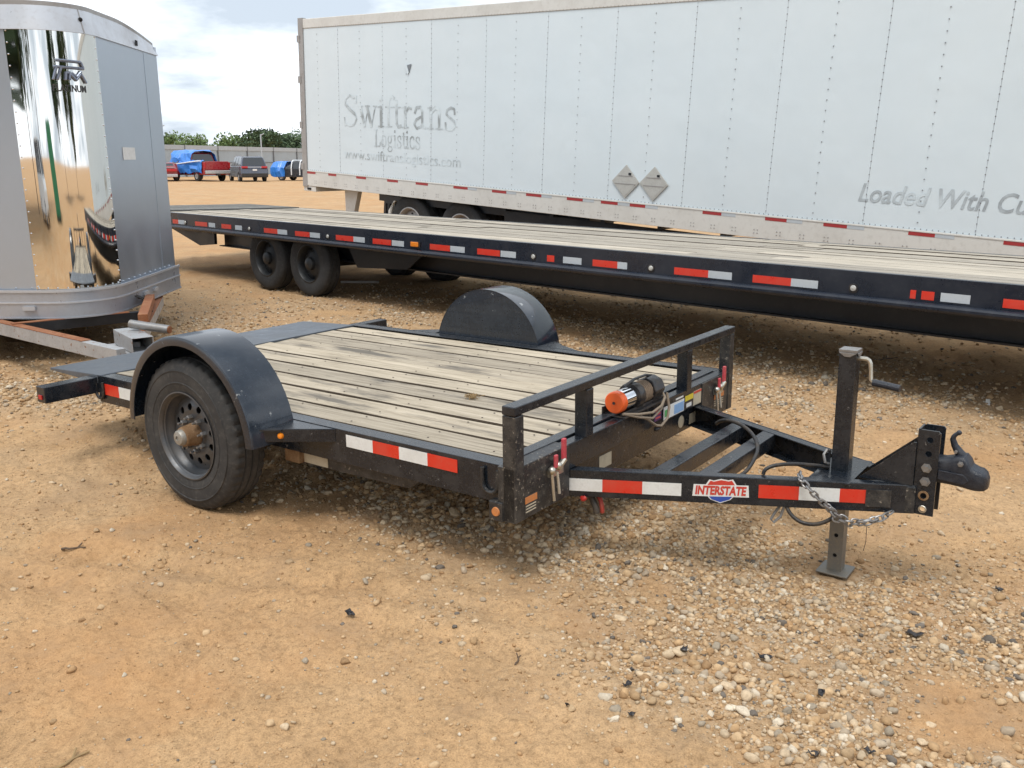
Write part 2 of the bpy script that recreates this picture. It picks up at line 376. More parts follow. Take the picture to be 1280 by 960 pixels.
TL = Vector((-.8456, 5.1479, 0))
def t2w(x, y): c, s_ = math.cos(TYAW), math.sin(TYAW); return TL.x+x*c-y*s_, TL.y+x*s_+y*c
def gravel_density(x, y):
    x = np.asarray(x, float); y = np.asarray(y, float)
    d = .04+0*x
    gs = [(.75, (-.45, 4.2, .85, .28, -.52)),      # ridge beside the front half of the deck
          (.9, (.35, 4.05, 1.0, .55, -.5)),        # under the draw bar
          (.95, (1.45, 2.95, 1.15, .55, -.6)),     # by the jack foot, running to the right edge
          (.85, (1.0, 2.25, 1.0, .22, -.55)),      # foreground ridge
          (.55, (.9, 3.3, .9, .3, -.5)),
          (.8, (-1.2, 5.6, 1.3, .8, -.63)),        # below the deck
          (.7, (-3.3, 6.6, 1.0, .6, -.4)),         # below the silver nose
          (.6, (.6, 7.8, 1.9, .8, -.7)), (.5, (3., 5.6, 2., .6, -.7)), (.6, (-2.6, 8.6, 1.6, .8, -.6)), (.45, (0, 10, 4, 2, -.7))]
    for a, (cx, cy, sx, sy, an) in gs: d = d+a*gauss(x, y, cx, cy, sx, sy, an)
    n_ = vnoise(x, y, 2.1, 3)+.6*vnoise(x, y, 5., 4)
    return np.clip(d*(1+1.5*n_)+.10*n_, 0, 1.2)
def ground_z(x, y, fine=True):
    x = np.asarray(x, float); y = np.asarray(y, float)
    z = .07*sstep(6.6, 10.4, y)-.040*gauss(x, y, 1.38, 3.53, 1.3, 1.3)-.008*gauss(x, y, 1.38, 3.53, .2, .2)
    z = z+.03*gauss(x, y, -.45, 4.2, .9, .25, -.52)+.025*gauss(x, y, 1.0, 2.25, 1., .2, -.55)
    tk = (y-2.9)+.28*(x+.4)+.06*np.sin(x*1.4); wv = np.sin((x*1.0-.25*y)*2*math.pi/.07)
    for o_ in (0., .26): z = z-.016*np.exp(-((tk-o_)/.07)**2)*(1+.3*wv)*sstep(.9, -.2, x)+.008*np.exp(-((tk-o_-.12)/.05)**2)*sstep(.9, -.2, x)
    far = sstep(14, 40, np.hypot(x, y)); z = z+far*.25*vnoise(x, y, .05, 9)
    if fine:
        near = 1-sstep(12, 30, np.hypot(x, y))
        calm = np.ones_like(z)
        for cx, cy in CONTACTS: calm = calm*(1-.85*gauss(x, y, cx, cy, .28, .28))
        z = z+near*calm*(.045*vnoise(x, y, .9, 1)+.026*vnoise(x, y, 2.6, 2)+.013*vnoise(x, y, 6.3, 5)+.012*vnoise(x, y, 15, 6)+.009*vnoise(x, y, 37, 7)+.004*vnoise(x, y, 80, 8))
        for sd_, fr, am in ((31, 1.7, .010), (32, 3.1, .007), (33, 6.5, .005)):
            q_ = vnoise(x, y, fr, sd_)+.35*vnoise(x, y, fr*4.3, sd_+5); z = z+near*calm*am*(sstep(-.02, .02, q_)-.5)
        r_ = np.abs(vnoise(x, y, 3.7, 21)); z = z-near*calm*.014*np.clip(1-r_/.045, 0, 1)*sstep(.0, .25, vnoise(x, y, .8, 22))
    return z
CONTACTS = [t2w(.02, -1.16), t2w(.02, 1.16), (1.38, 3.53)]

# ------------------------------------------------------------------ ground: one sheet to the horizon
def make_ground():
    th = np.concatenate([np.linspace(-180, -42, 40)[:-1], np.linspace(-42, 42, 500), np.linspace(42, 180, 40)[1:-1]])
    rr = np.concatenate([[.0], np.geomspace(.6, 1.5, 12)[:-1], np.geomspace(1.5, 14, 430)[:-1], np.geomspace(14, 4000, 70)])
    T, Rr = np.meshgrid(np.radians(th), rr, indexing='ij'); X = Rr*np.sin(T); Y = Rr*np.cos(T); Z = ground_z(X, Y)
    nT, nR = T.shape; V = np.stack([X, Y, Z], -1).reshape(-1, 3)
    i, j = np.meshgrid(np.arange(nT), np.arange(nR-1), indexing='ij'); i2 = (i+1) % nT
    Fq = np.stack([i*nR+j, i*nR+j+1, i2*nR+j+1, i2*nR+j], -1).reshape(-1, 4)
    me = bpy.data.meshes.new('ground'); me.vertices.add(len(V)); me.vertices.foreach_set('co', V.ravel())
    me.loops.add(Fq.size); me.loops.foreach_set('vertex_index', Fq[:, ::-1].ravel().astype(np.int32))
    me.polygons.add(len(Fq)); me.polygons.foreach_set('loop_start', np.arange(0, Fq.size, 4, dtype=np.int32)); me.polygons.foreach_set('loop_total', np.full(len(Fq), 4, np.int32))
    me.update(calc_edges=True); me.validate()
    a = me.attributes.new('gravel', 'FLOAT', 'POINT'); a.data.foreach_set('value', np.clip(gravel_density(V[:, 0], V[:, 1]), 0, 1).astype(np.float32))
    me.polygons.foreach_set('use_smooth', [True]*len(me.polygons)); me.materials.append(MATS['earth'])
    o = link('ground', me); o['kind'] = 'structure'; o['label'] = 'orange tan dirt and gravel yard'
make_ground()

# ------------------------------------------------------------------ small black trailer
tr = thing('utility_trailer', 'black single axle utility trailer with plank deck, round fenders and front hand rail', 'trailer', TL, (0, TPITCH, TYAW))
W = 1.03
def chan(name, x0, x1, y, side, zt, zb, mat, fl=.05, th=.007):
    """C channel along x with the web at y (outer face), flanges towards -side"""
    b = MB(); s = -side
    ya, yb = sorted((y, y+s*th)); b.box((x0, ya, zb), (x1, yb, zt))
    yc, yd = sorted((y+s*th, y+s*fl)); b.box((x0, yc, zt-th-.002), (x1, yd, zt-.002)); b.box((x0, yc, zb+.002), (x1, yd, zb+th+.002))
    return b.build(name, mat, tr, .002)
chan('side_rail', -1.11, 1.755, -W, -1, .49, .334, 'black_paint', .08)
chan('side_rail', -1.11, 1.755, W, 1, .49, .334, 'black_paint', .08)
for s in (-1, 1):     # sub-frame bar under each rail with a cut-off nose
    b = MB(); y0 = s*.985
    b.prism([(.50, .33), (1.30, .33), (1.22, .272), (.50, .262)], -s*.06 if s < 0 else -.06, lambda u, v, w, y0=y0, s=s: (u, y0+(abs(w) if s < 0 else -abs(w)), v))
    b.build('sub_frame', 'muddy_black' if s < 0 else 'black_paint', tr, .003)
for x in (-.75, -.3, .35, .8, 1.25): bx('cross_member', (x-.025, -.94, .35), (x+.025, .94, .43), 'under_frame', tr)
MB().tube([(.02, -1.1, .371), (.02, 1.1, .371)], .045, 12).build('axle', 'under_frame', tr)
for s in (-1, 1): bx('axle_hanger', (.02 if s > 0 else .46, s*.99-.03, .27), (.14 if s > 0 else .56, s*.99+.03, .345), 'hub_rust', tr, .004)
# deck
nb = 10; y0, y1 = -.945, .945; w = (y1-y0)/nb
for i in range(nb):
    ya = y0+i*w+.005+rng.uniform(0, .008); yb = y0+(i+1)*w-.005-rng.uniform(0, .008); z = .484+rng.uniform(-.004, .003)
    b = MB(); n_ = 14; tw = rng.uniform(-.003, .003); L_ = (-1.075, 1.69-rng.uniform(0, .012))
    vs = []
    for k in range(n_+1):
        x = L_[0]+(L_[1]-L_[0])*k/n_; wob = .0025*math.sin(k*1.3+i*2.1)
        for (yy, zz) in ((ya+wob, z-.038), (yb+wob, z-.038), (yb+wob, z+tw-.006), (yb+wob-.007, z+tw), (ya+wob+.003, z-tw), (ya+wob, z-tw-.007)): vs.append((x, yy, zz))
    for k in range(n_):
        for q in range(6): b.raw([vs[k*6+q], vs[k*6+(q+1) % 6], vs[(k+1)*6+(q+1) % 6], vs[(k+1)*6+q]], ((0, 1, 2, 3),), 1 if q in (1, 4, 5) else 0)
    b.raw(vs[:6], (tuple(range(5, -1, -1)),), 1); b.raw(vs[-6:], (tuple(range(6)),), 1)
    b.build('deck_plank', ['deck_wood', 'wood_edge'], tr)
sc_ = MB()
for x in (-.75, -.3, .35, .8, 1.25, 1.62):
    for i in range(nb):
        for k in (.25, .75): sc_.lathe([(.005, 0), (.004, .0018), (0, .002)], 6, lambda a, c, w_, x=x+rng.uniform(-.01, .01), y=y0+(i+k)*w: (x+a, y+c, .4865+w_))
o = sc_.build('deck_screws', 'rivet_dark', tr); o['kind'] = 'stuff'
# tail: steel approach plate, rear beam with lamp
b = MB(); b.prism([(-1.08, .492), (-1.63, .470), (-1.64, .462), (-1.63, .455), (-1.08, .44)], 1.98, lambda u, v, w: (u, -1.03+w, v)); b.build('tail_plate', 'tread_plate', tr, .003)
b = MB(); b.prism([(-1.115, .438), (-1.50, .452), (-1.115, .36)], 1.9, lambda u, v, w: (u, -.99+w, v)); b.build('tail_gusset', 'black_paint', tr)
rb = bx('rear_beam', (-1.20, -1.335, .385), (-1.115, 1.335, .476), 'black_paint', tr, .004)
bx('marker_lamp', (-1.175, -1.342, .405), (-1.14, -1.335, .43), 'tail_lens', rb, .002); bx('marker_lamp', (-1.175, 1.335, .405), (-1.14, 1.342, .43), 'tail_lens', rb, .002)
# front bumper beam, split by the tilt seam
bx('deck_end_channel', (1.695, -.95, .34), (1.752, .95, .494), 'black_paint', tr, .003)
fb = bx('front_beam', (1.765, -1.03, .378), (1.815, 1.03, .488), 'black_paint', tr, .003)
bx('lower_beam', (1.735, -.70, .258), (1.79, .70, .374), 'black_paint', tr, .003)
for s in (-1, 1):
    bx('corner_plate', (1.740, min(s*1.045, s*.655), .268), (1.822, max(s*1.045, s*.655), .490 if s < 0 else .486), 'muddy_black', tr, .003)
# hand rail
rl = bx('hand_rail_bar', (1.768, -1.05, .700), (1.828, 1.05, .736), 'black_paint', tr, .004)
for y in (-1.017, -.5, .48, 1.017):
    bx('rail_post', (1.765, y-.028, .486 if abs(y) < 1 else .27), (1.826 if abs(y) < 1 else 1.828, y+.028, .697), 'muddy_black' if abs(y) > 1 else 'black_paint', tr, .004)
bx('corner_foot', (1.70, -1.052, .265), (1.765, -1.0, .345), 'muddy_black', tr, .004); bx('corner_foot', (1.70, 1.0, .265), (1.765, 1.052, .345), 'muddy_black', tr, .004)
MB().lathe([(0, -.006), (.017, -.006), (.019, 0)], 14, lambda a, c, w: (1.735+a, -1.052+w, .305+c)).build('marker_lamp', 'orange_sticker', tr)
# fenders
def fender(s, r, cz, zin):
    ya, yb = (1.035, 1.285); cx = .09; n_ = 28; a0, a1 = (2, 178) if s < 0 else (8, 172); th = .005
    ring = [(cx+r*math.cos(R(a0+(a1-a0)*i/n_)), cz+r*math.sin(R(a0+(a1-a0)*i/n_)), R(a0+(a1-a0)*i/n_)) for i in range(n_+1)]
    sec = [(0, ya), (0, yb-.012), (-.004, yb-.003), (-.012, yb), (-.045, yb), (-.045, yb-th), (-.014, yb-th), (-th, yb-.014), (-th, ya)]
    vs, fs = [], []; k = len(sec)
    for (x, z, a) in ring:
        for (dr, y) in sec: vs.append((x+dr*math.cos(a), s*y, z+dr*math.sin(a)))
    for i in range(n_):
        for q in range(k):
            f = (i*k+q, i*k+(q+1) % k, (i+1)*k+(q+1) % k, (i+1)*k+q); fs.append(f if s < 0 else f[::-1])
    fs += [tuple(range(k)), tuple(range(n_*k, n_*k+k))]
    f = MB().raw(vs, fs).build('fender', 'fender_paint', tr, smooth=True)
    out = [(cx+(r-.006)*math.cos(R(a)), cz+(r-.006)*math.sin(R(a))) for a in np.linspace(a0, a1, 26)]
    pts = [(max(min(u, 9), -9), max(v, zin)) for u, v in out]
    MB().prism(pts, .005, lambda u, v, w: (u, s*(ya+.001+w), v)).build('fender_wall', 'fender_paint', f)
    return f
f1 = fender(-1, .478, .392, .40); f2 = fender(1, .432, .392, .40)
for s in (-1, 1):
    for q, (xa, xb) in enumerate(((.555 if s < 0 else .50, .83), (-.375, -.62))):
        b = MB(); b.prism([(xa, s*1.215), (xa, s*1.031), (xb, s*1.031)], .062, lambda u, v, w: (u, v, .425+w)); g_ = b.build('fender_bracket', 'black_paint', tr, .003)
        MB().prism([(xa+.002, s*1.232), (xa+.002, s*1.215), (xa+(xb-xa)*.28, s*1.16), (xa+(xb-xa)*.3, s*1.175)], .006, lambda u, v, w: (u, v, .480+w)).build('weld_flange', 'black_paint', g_)
d_ = Vector((.275, .184, 0)).normalized()
p0 = Vector((.555, -1.215, .455)).lerp(Vector((.83, -1.031, .455)), .25); nn = Vector((.184, -.275, 0)).normalized()
MB().lathe([(0, .014), (.010, .012), (.015, 0)], 14, lambda a, c, w: tuple(p0+d_*a+Vector((0, 0, c))+nn*w)).build('side_lamp', 'amber_lens', tr)
# wheels
def wheel(s, parent):
    cx, cz, Ro = .02, .371, .376; fn = lambda a, c, w: (cx+a, s*w, cz+c)
    e = bpy.data.objects.new('wheel', None); COL.objects.link(e); e.parent = parent
    wo_, wi = 1.252, 1.052
    prof = [(.206, wo_-.030), (.212, wo_-.012), (.226, wo_-.009), (.245, wo_-.003), (.258, wo_-.0015), (.260, wo_+.001), (.264, wo_+.001), (.266, wo_-.001), (.285, wo_), (.316, wo_-.001), (.318, wo_+.0015), (.322, wo_+.0015), (.324, wo_-.003), (.340, wo_-.008), (.356, wo_-.016), (.3715, wo_-.026),
            (.3735, wo_-.034), (.3745, wo_-.058), (.366, wo_-.060), (.366, wo_-.068), (.375, wo_-.070), (.376, wo_-.096), (.367, wo_-.098), (.367, wo_-.106), (.376, wo_-.108),
            (.375, wo_-.134), (.366, wo_-.136), (.366, wo_-.144), (.3745, wo_-.146), (.3735, wi+.030), (.368, wi+.02), (.34, wi+.006), (.28, wi), (.21, wi+.03)]
    lug = {15, 16, 29, 30}
    MB().lathe(prof, 132, fn, mod=lambda i, j, r: r-(.010 if i in lug and j % 3 == 0 else .004 if i in (17, 28) and j % 3 == 0 else 0)).build('tyre', 'rubber', e, smooth=True)
    rim = [(.150, wi+.05), (.205, wi+.045), (.185, wi+.06), (.178, wo_-.10), (.185, wo_-.06), (.196, wo_-.048), (.198, wo_-.028), (.207, wo_-.020), (.216, wo_-.010), (.219, wo_-.004), (.213, wo_-.003), (.207, wo_-.010), (.202, wo_-.018)]
    MB().lathe(rim, 64, fn).build('rim', 'rim_grey', e, smooth=True)
    hs = [(.134*math.cos(2*math.pi*(k+.3)/12), .134*math.sin(2*math.pi*(k+.3)/12), .0175) for k in range(12)]
    out = [(.188*math.cos(2*math.pi*k/56), .188*math.sin(2*math.pi*k/56)) for k in range(56)]
    dome = lambda u, v, w: fn(u, v, wo_-.075-w+.022*(1-((math.hypot(u, v)-.10)/.09)**2))
    disc = holed(out, hs+[(0, 0, .052)], .006, dome).build('wheel_disc', 'rim_grey', e)
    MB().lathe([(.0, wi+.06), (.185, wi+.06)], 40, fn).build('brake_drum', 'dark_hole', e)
    MB().lathe([(.060, wo_-.10), (.056, wo_-.04), (.052, wo_-.030), (.050, wo_-.005), (.047, wo_+.012), (.040, wo_+.016)], 28, fn).build('hub', 'hub_rust', e, smooth=True)
    MB().lathe([(.040, wo_+.014), (.038, wo_+.030), (.032, wo_+.038), (.012, wo_+.042), (.012, wo_+.036), (0, wo_+.036)], 24, fn).build('hub_cap', 'hub_cap', e, smooth=True)
    for k in range(8):
        a = 2*math.pi*(k+.2)/8
        M_ = lambda u, v, w, a=a: fn(.083*math.cos(a)+u, .083*math.sin(a)+v, wo_-.056+w)
        MB().lathe([(.013, 0), (.0125, .022), (.006, .024), (.0055, .042), (0, .043)], 6, M_).build('lug_nut', 'galvanised', e)
wheel(-1, tr); wheel(1, tr)
# draw bar
p_n, q_n = Vector((1.79, -.652, 0)), Vector((3.045, -.047, 0))
def beam(name, p, q, zt, zb, wd, mat, side, bev=.003):
    d = (q-p); ln = d.length; d.normalize(); n_ = Vector((d.y, -d.x, 0))*side
    M = Matrix(((d.x, n_.x, 0, p.x), (d.y, n_.y, 0, p.y), (0, 0, 1, 0), (0, 0, 0, 1)))
    b = MB(); th = .008
    b.box((0, -th, zb), (ln, 0, zt), M); b.box((0, -wd, zt-th), (ln, -th-.0005, zt-.0015), M); b.box((0, -wd, zb+.0015), (ln, -th-.0005, zb+th), M)
    return b.build(name, mat, tr, bev), M, ln
tb, TM, TLN = beam('draw_bar', p_n, q_n, .376, .258, .052, 'black_paint', 1)
tb2, TM2, _ = beam('draw_bar', Vector((1.79, .652, 0)), Vector((3.045, .047, 0)), .376, .258, .052, 'black_paint', -1)
for x, hy in ((2.125, .44), (2.30, .36)): bx('draw_bar_brace', (x-.034, -hy, .305), (x+.034, hy, .372), 'black_paint', tr, .004)
bx('brace_tab', (2.06, .12, .25), (2.09, .16, .31), 'black_paint', tr, .003)
def on_bar(u0, u1, z0, z1, mat, name='reflective_tape', out=.0025):
    b = MB(); b.box((u0, .0008, z0), (u1, out, z1), TM); return b.build(name, mat, tb)
# tape on the near draw bar (distance along bar in m)
for u0, u1, mt in ((.009, .163, 'tape_white'), (.163, .328, 'tape_red'), (.328, .487, 'tape_white'), (.794, .951, 'tape_red'), (.951, 1.107, 'tape_white'), (1.107, 1.21, 'tape_red')):
    on_bar(u0, u1, .284 if u0 < .6 else .293, .338 if u0 < .6 else .349, mt)
# maker's decal: shield and lettered banner
def bar_pt(u, v, w): return tuple(TM @ Vector((u, w, v)))
def decal(pts, mat, w0, name, parent): return MB().prism(pts, .0008, lambda u, v, w: bar_pt(u, v, w0+w)).build(name, mat, parent)
cxu, czv = .645, .314
dec = decal([(cxu-.113, .288), (cxu+.113, .292), (cxu+.109, .343), (cxu-.109, .339)], 'white_sticker', .0012, 'maker_decal', tb)
decal([(cxu-.062, .337)] + [(cxu-.047, .362), (cxu-.03, .358), (cxu, .366), (cxu+.03, .362), (cxu+.047, .366), (cxu+.062, .342)], 'white_sticker', .0010, 'shield_border', dec)
decal([(cxu-.054, .338), (cxu-.042, .357), (cxu-.03, .353), (cxu, .361), (cxu+.03, .357), (cxu+.042, .361), (cxu+.055, .342)], 'decal_red', .0016, 'shield_top', dec)
decal([(cxu-.054, .292), (cxu-.04, .276), (cxu, .262), (cxu+.04, .278), (cxu+.055, .295)], 'white_sticker', .0010, 'shield_border', dec)
decal([(cxu-.046, .289), (cxu-.035, .277), (cxu, .266), (cxu+.035, .279), (cxu+.047, .292)], 'decal_blue', .0016, 'shield_tip', dec)
tv, tf = text_mesh('INTERSTATE', .052, .12, .0022, .70)
xs = [p[0] for p in tv]; k_ = .204/(max(xs)-min(xs)); x0_ = min(xs)
MB().raw([bar_pt(cxu-.102+(u-x0_)*k_, .2975+v*.98+.018*((u-x0_)*k_)*.9, .0030) for u, v in tv], tf).build('lettering', 'decal_red', dec, label='red capital lettering INTERSTATE')
# tape on the side rail
sr = [o for o in tr.children if o.name.startswith('side_rail')][0]
for x0, x1, mt in ((.897, 1.059, 'tape_white'), (1.059, 1.213, 'tape_red'), (1.213, 1.371, 'tape_white'), (1.371, 1.529, 'tape_red'), (-1.05, -.90, 'tape_red'), (-.90, -.60, 'tape_white')):
    bx('reflective_tape', (x0, -W-.0028, .417 if x0 > 0 else .384), (x1, -W-.0008, .472 if x0 > 0 else .447), mt, sr)
bx('worn_label', (.545, -1.0485, .285), (.70, -1.0462, .322), 'orange_sticker', tr) if False else bx('worn_label', (.56, -.9895, .272), (.72, -.9862, .315), 'cream_sticker', tr)
# tie-down D-rings on the rail
for x, z, y in ((1.70, .425, -1.04), (-1.085, .41, -1.04), (1.70, .425, 1.04), (-1.085, .41, 1.04)):
    pts = [(x-.038, y, z+.045)]+[(x+.038*math.cos(a), y, z-.012+.04*math.sin(a)) for a in np.linspace(math.pi, 2*math.pi, 9)]+[(x+.038, y, z+.045)]
    MB().tube(pts, .0085, 8).build('tie_ring', 'muddy_black', tr)
# stickers
def sticker(y0, y1, z0, z1, mat, x=1.8155, par=fb, name='sticker'):
    return bx(name, (x-.0003, y0, z0), (x+.0012, y1, z1), mat, par)
lb = [o for o in tr.children if o.name == 'lower_beam'][0]
sticker(.118, .19, .402, .47, 'purple_sticker')
for k in range(3): sticker(.128, .178, .412+k*.019, .421+k*.019, 'lever_red', 1.817)
s1 = sticker(.215, .445, .386, .452, 'white_sticker'); sticker(.225, .262, .40, .435, 'green_sticker', 1.817, s1); sticker(.33, .438, .392, .440, 'blue_sticker', 1.817, s1)
sticker(.31, .44, .456, .474, 'dark_sticker'); sticker(.345, .43, .461, .469, 'white_sticker', 1.817)
s2 = sticker(.452, .552, .386, .46, 'dark_sticker'); sticker(.455, .549, .43, .458, 'yellow_sticker', 1.817, s2); sticker(.47, .53, .395, .415, 'white_sticker', 1.817, s2)
s3 = sticker(.556, .650, .386, .462, 'cream_sticker'); sticker(.558, .648, .449, .460, 'decal_red', 1.817, s3)
sticker(-.36, -.252, .288, .350, 'cream_sticker', 1.7905, lb)
MB().lathe([(0, .0015), (.032, .0015), (.033, 0)], 20, lambda a, c, w: (1.7905+w, .47+a, .316+c)).build('round_sticker', 'cream_sticker', lb)
sticker(.57, .65, .278, .335, 'cream_sticker', 1.7905, lb)
for s, (ya, yb, zz) in enumerate(((-.984, -.895, .285), (.80, .94, .32))):
    s4 = sticker(ya, yb, zz, zz+.075, 'dark_sticker', 1.8225, tr, 'warning_label'); sticker(ya+.004, yb-.004, zz+.045, zz+.072, 'orange_sticker', 1.824, s4)
    for k in range(3): sticker(ya+.008, yb-.012, zz+.008+k*.012, zz+.0125+k*.012, 'cream_sticker', 1.824, s4)
# over-centre latches with red grips
for yc in (-.77, .845):
    l = MB(); l.box((1.822, yc-.05, .395), (1.84, yc+.04, .425)); l.tube([(1.838, yc-.045, .43), (1.85, yc-.045, .30)], .007, 8); l.tube([(1.838, yc-.005, .41), (1.852, yc-.01, .32)], .007, 8)
    l.sphere((1.84, yc-.045, .425), .017); l.sphere((1.842, yc+.0, .435), .016); l.tube([(1.84, yc-.0, .42), (1.85, yc+.035, .455)], .012, 8)
    lt = l.build('latch', 'zinc', tr, smooth=True)
    bx('latch_grip', (1.838, yc+.022, .445), (1.854, yc+.044, .542), 'lever_red', lt, .004); bx('latch_grip', (1.836, yc-.03, .43), (1.848, yc-.008, .485), 'lever_red', lt, .004)
# winch on the beam
wz, wx = .556, 1.765
wb_ = MB(); wb_.box((1.70, -.19, .489), (1.825, .25, .497)); wb_.box((1.70, -.19, .497), (1.706, .25, .53)); wb_.box((1.80, -.19, .497), (1.806, .25, .512))
winch = wb_.build('winch', 'plastic_black', tr, .002)
fy = lambda a, c, w: (wx+a, w, wz+c)
MB().lathe([(0, -.19), (.046, -.19), (.051, -.184), (.051, -.15)], 28, fy).build('motor_cap', 'orange_plastic', winch, smooth=True)
MB().lathe([(0, -.192), (.007, -.194), (.007, -.19)], 8, fy).build('cap_screw', 'dark_sticker', winch)
MB().lathe([(.048, -.152), (.050, -.150), (.050, -.04), (.05, -.04)], 28, fy).build('motor', 'chrome', winch, smooth=True)
MB().lathe([(.03, -.045), (.062, -.045), (.064, -.038), (.064, .0), (.062, .006), (.03, .006)], 28, fy).build('drum_flange', 'plastic_black', winch, smooth=True)
dr = MB(); pts = []
for k in range(0, 6*16): a = 2*math.pi*k/16; pts.append(fy(.046*math.cos(a), .046*math.sin(a), .012+.095*k/96))
dr.tube(pts, .009, 6); dr.lathe([(.04, .006), (.04, .11)], 20, fy); dr.build('cable_drum', 'drum_rope', winch, smooth=True)
gb = MB(); gb.lathe([(.03, .108), (.06, .108), (.062, .116), (.062, .20), (.055, .215), (0, .215)], 8, fy); gb.build('gearbox', 'plastic_black', winch, .004)
MB().tube([(1.765, -.10, .615), (1.765, .0, .632), (1.76, .12, .628), (1.76, .19, .612)], .007, 8).build('tie_rod', 'plastic_black', winch)
for off in (0, .014):
    MB().tube([(1.81, -.185, .51), (1.845, -.10, .495-off), (1.855, .02, .478-off*2), (1.85, .12, .488-off), (1.835, .185, .515), (1.81, .2, .54)], .0062, 8).build('winch_rope', 'rope', winch, smooth=True)
MB().tube([(1.83, -.10, .492), (1.85, -.02, .455), (1.855, .06, .405), (1.852, .12, .388), (1.85, .19, .41), (1.845, .215, .46), (1.83, .215, .53)], .0065, 8).build('winch_rope', 'rope', winch, smooth=True)
hk = MB(); hk.sphere((1.842, .10, .377), (.014, .03, .012)); hk.build('cable_clip', 'plastic_black', winch, smooth=True)
# jack
jk = bx('jack', (2.706, -.034, .285), (2.774, .034, .875), 'black_paint', tr, .005)
b = MB(); b.box((2.704, -.036, .872), (2.776, .036, .884)); b.prism([(-.04, .872), (.04, .872), (.012, .855), (-.012, .855)], .003, lambda u, v, w: (2.74+u*.9, -.0365-w, v)); b.prism([(-.04, .872), (.04, .872), (.012, .855), (-.012, .855)], .003, lambda u, v, w: (2.7765+w, u*.9, v)); b.build('jack_cap', 'galvanised', jk, .002)
MB().tube([(2.772, .0, .848), (2.806, .0, .848), (2.816, .0, .842), (2.821, .0, .830), (2.828, .0, .765), (2.837, .0, .756), (2.86, -.005, .755)], .0085, 8).build('crank', 'zinc', jk, smooth=True)
MB().tube([(2.838, -.004, .756), (2.945, -.02, .748)], .0145, 12).build('crank_grip', 'cast_navy', jk)
leg = holed([(-.029, -.07), (.029, -.07), (.029, .30), (-.029, .30)], [(0, .0, .009), (0, .09, .009), (0, .18, .009)], .006, lambda u, v, w: (2.748+u, -.029+w, v))
leg.box((2.719, -.0229, -.07), (2.725, .029, .30)); leg.box((2.771, -.0229, -.07), (2.777, .029, .30)); leg.box((2.7251, .023, -.07), (2.7709, .0289, .30))
jl = leg.build('jack_leg', 'jack_steel', jk)
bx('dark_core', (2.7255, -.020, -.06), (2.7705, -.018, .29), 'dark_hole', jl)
bx('jack_foot', (2.683, -.065, -.079), (2.813, .065, -.070), 'jack_steel', jk, .003)
b = MB(); b.box((2.66, -.17, .367), (2.82, .17, .375)); b.build('jack_plate', 'black_paint', tr, .002)
b = MB(); b.prism([(2.65, .376), (2.70, .376), (2.70, .46)], .008, lambda u, v, w: (u, -.03+w, v)); b.build('jack_gusset', 'black_paint', tr)
MB().tube([(2.69, .0, .44), (2.685, -.03, .455), (2.68, -.055, .44), (2.69, -.06, .41), (2.70, -.04, .40)], .006, 8).build('pull_pin', 'galvanised', tr, smooth=True)
# coupler bracket: upright channel with holes, gussets, bolts
hol = [(3.072, .285, .011), (3.072, .342, .012), (3.073, .40, .012), (3.074, .455, .012), (3.075, .512, .012), (3.076, .568, .012)]
for s in (-1, 1):
    cp = holed([(3.034, .262), (3.112, .262), (3.112, .598), (3.105, .606), (3.042, .606), (3.034, .598)], hol, .008, lambda u, v, w, s=s: (u, s*(.042)+(w if s > 0 else -w), v)).build('coupler_channel', 'black_paint', tr)
bx('coupler_channel_web', (3.030, -.0415, .262), (3.038, .0415, .606), 'black_paint', tr, .001)
for s in (-1, 1):
    MB().prism([(2.83, .378), (3.031, .378), (3.031, .553), (3.02, .553)], .007, lambda u, v, w, s=s: (u, s*(.052-.09*(u-3.03)*1.0)+s*w*1., v)).build('coupler_gusset', 'black_paint', tr)
bx('coupler_box', (2.955, -.064, .262), (3.045, -.0515, .374), 'muddy_black', tr, .006); bx('coupler_box', (2.955, .0515, .262), (3.045, .064, .374), 'black_paint', tr, .006)
bx('tape_patch', (2.835, -.163+.03, .295), (2.93, -.128+.03, .345), 'black_paint', tr) if False else None
on_bar(1.205, 1.30, .282, .352, 'muddy_black', 'repair_plate', .006)
for z in (.40, .455):
    MB().lathe([(.02, 0), (.02, .003), (.0125, .003), (.0125, .016), (0, .016)], 6, lambda a, c, w, z=z: (3.073+a, -.0503-w, z+c)).build('bolt', 'galvanised', tr)
MB().lathe([(.020, 0), (.020, .003), (.012, .004)], 18, lambda a, c, w: (3.072+a, -.0503-w, .342+c)).build('washer', 'hub_rust', tr)
MB().lathe([(.016, 0), (.014, .002), (.010, .002)], 14, lambda a, c, w: (3.072+a, -.0503-w, .285+c)).build('washer', 'zinc', tr)
# ball coupler (lofted casting)
secs = [(3.09, .040, .397, .498), (3.13, .040, .396, .500), (3.155, .041, .396, .508), (3.175, .045, .395, .520), (3.200, .048, .394, .521), (3.215, .050, .393, .505), (3.225, .051, .392, .482), (3.243, .052, .391, .473), (3.262, .050, .392, .470), (3.276, .042, .394, .460), (3.286, .024, .402, .442)]
vs, fs = [], []; n_ = 18
for (x, hw, z0, z1) in secs:
    for j in range(n_):
        a = 2*math.pi*j/n_; ca, sa = math.cos(a), math.sin(a); pw = .42
        vs.append((x, hw*math.copysign(abs(ca)**pw, ca), (z0+z1)/2+(z1-z0)/2*math.copysign(abs(sa)**pw, sa)))
for i in range(len(secs)-1):
    for j in range(n_): fs.append((i*n_+j, i*n_+(j+1) % n_, (i+1)*n_+(j+1) % n_, (i+1)*n_+j))
fs += [tuple(range(n_)), tuple(range((len(secs)-1)*n_, len(secs)*n_))]
cpl = MB().raw(vs, fs).build('ball_coupler', 'cast_navy', tr, smooth=True)
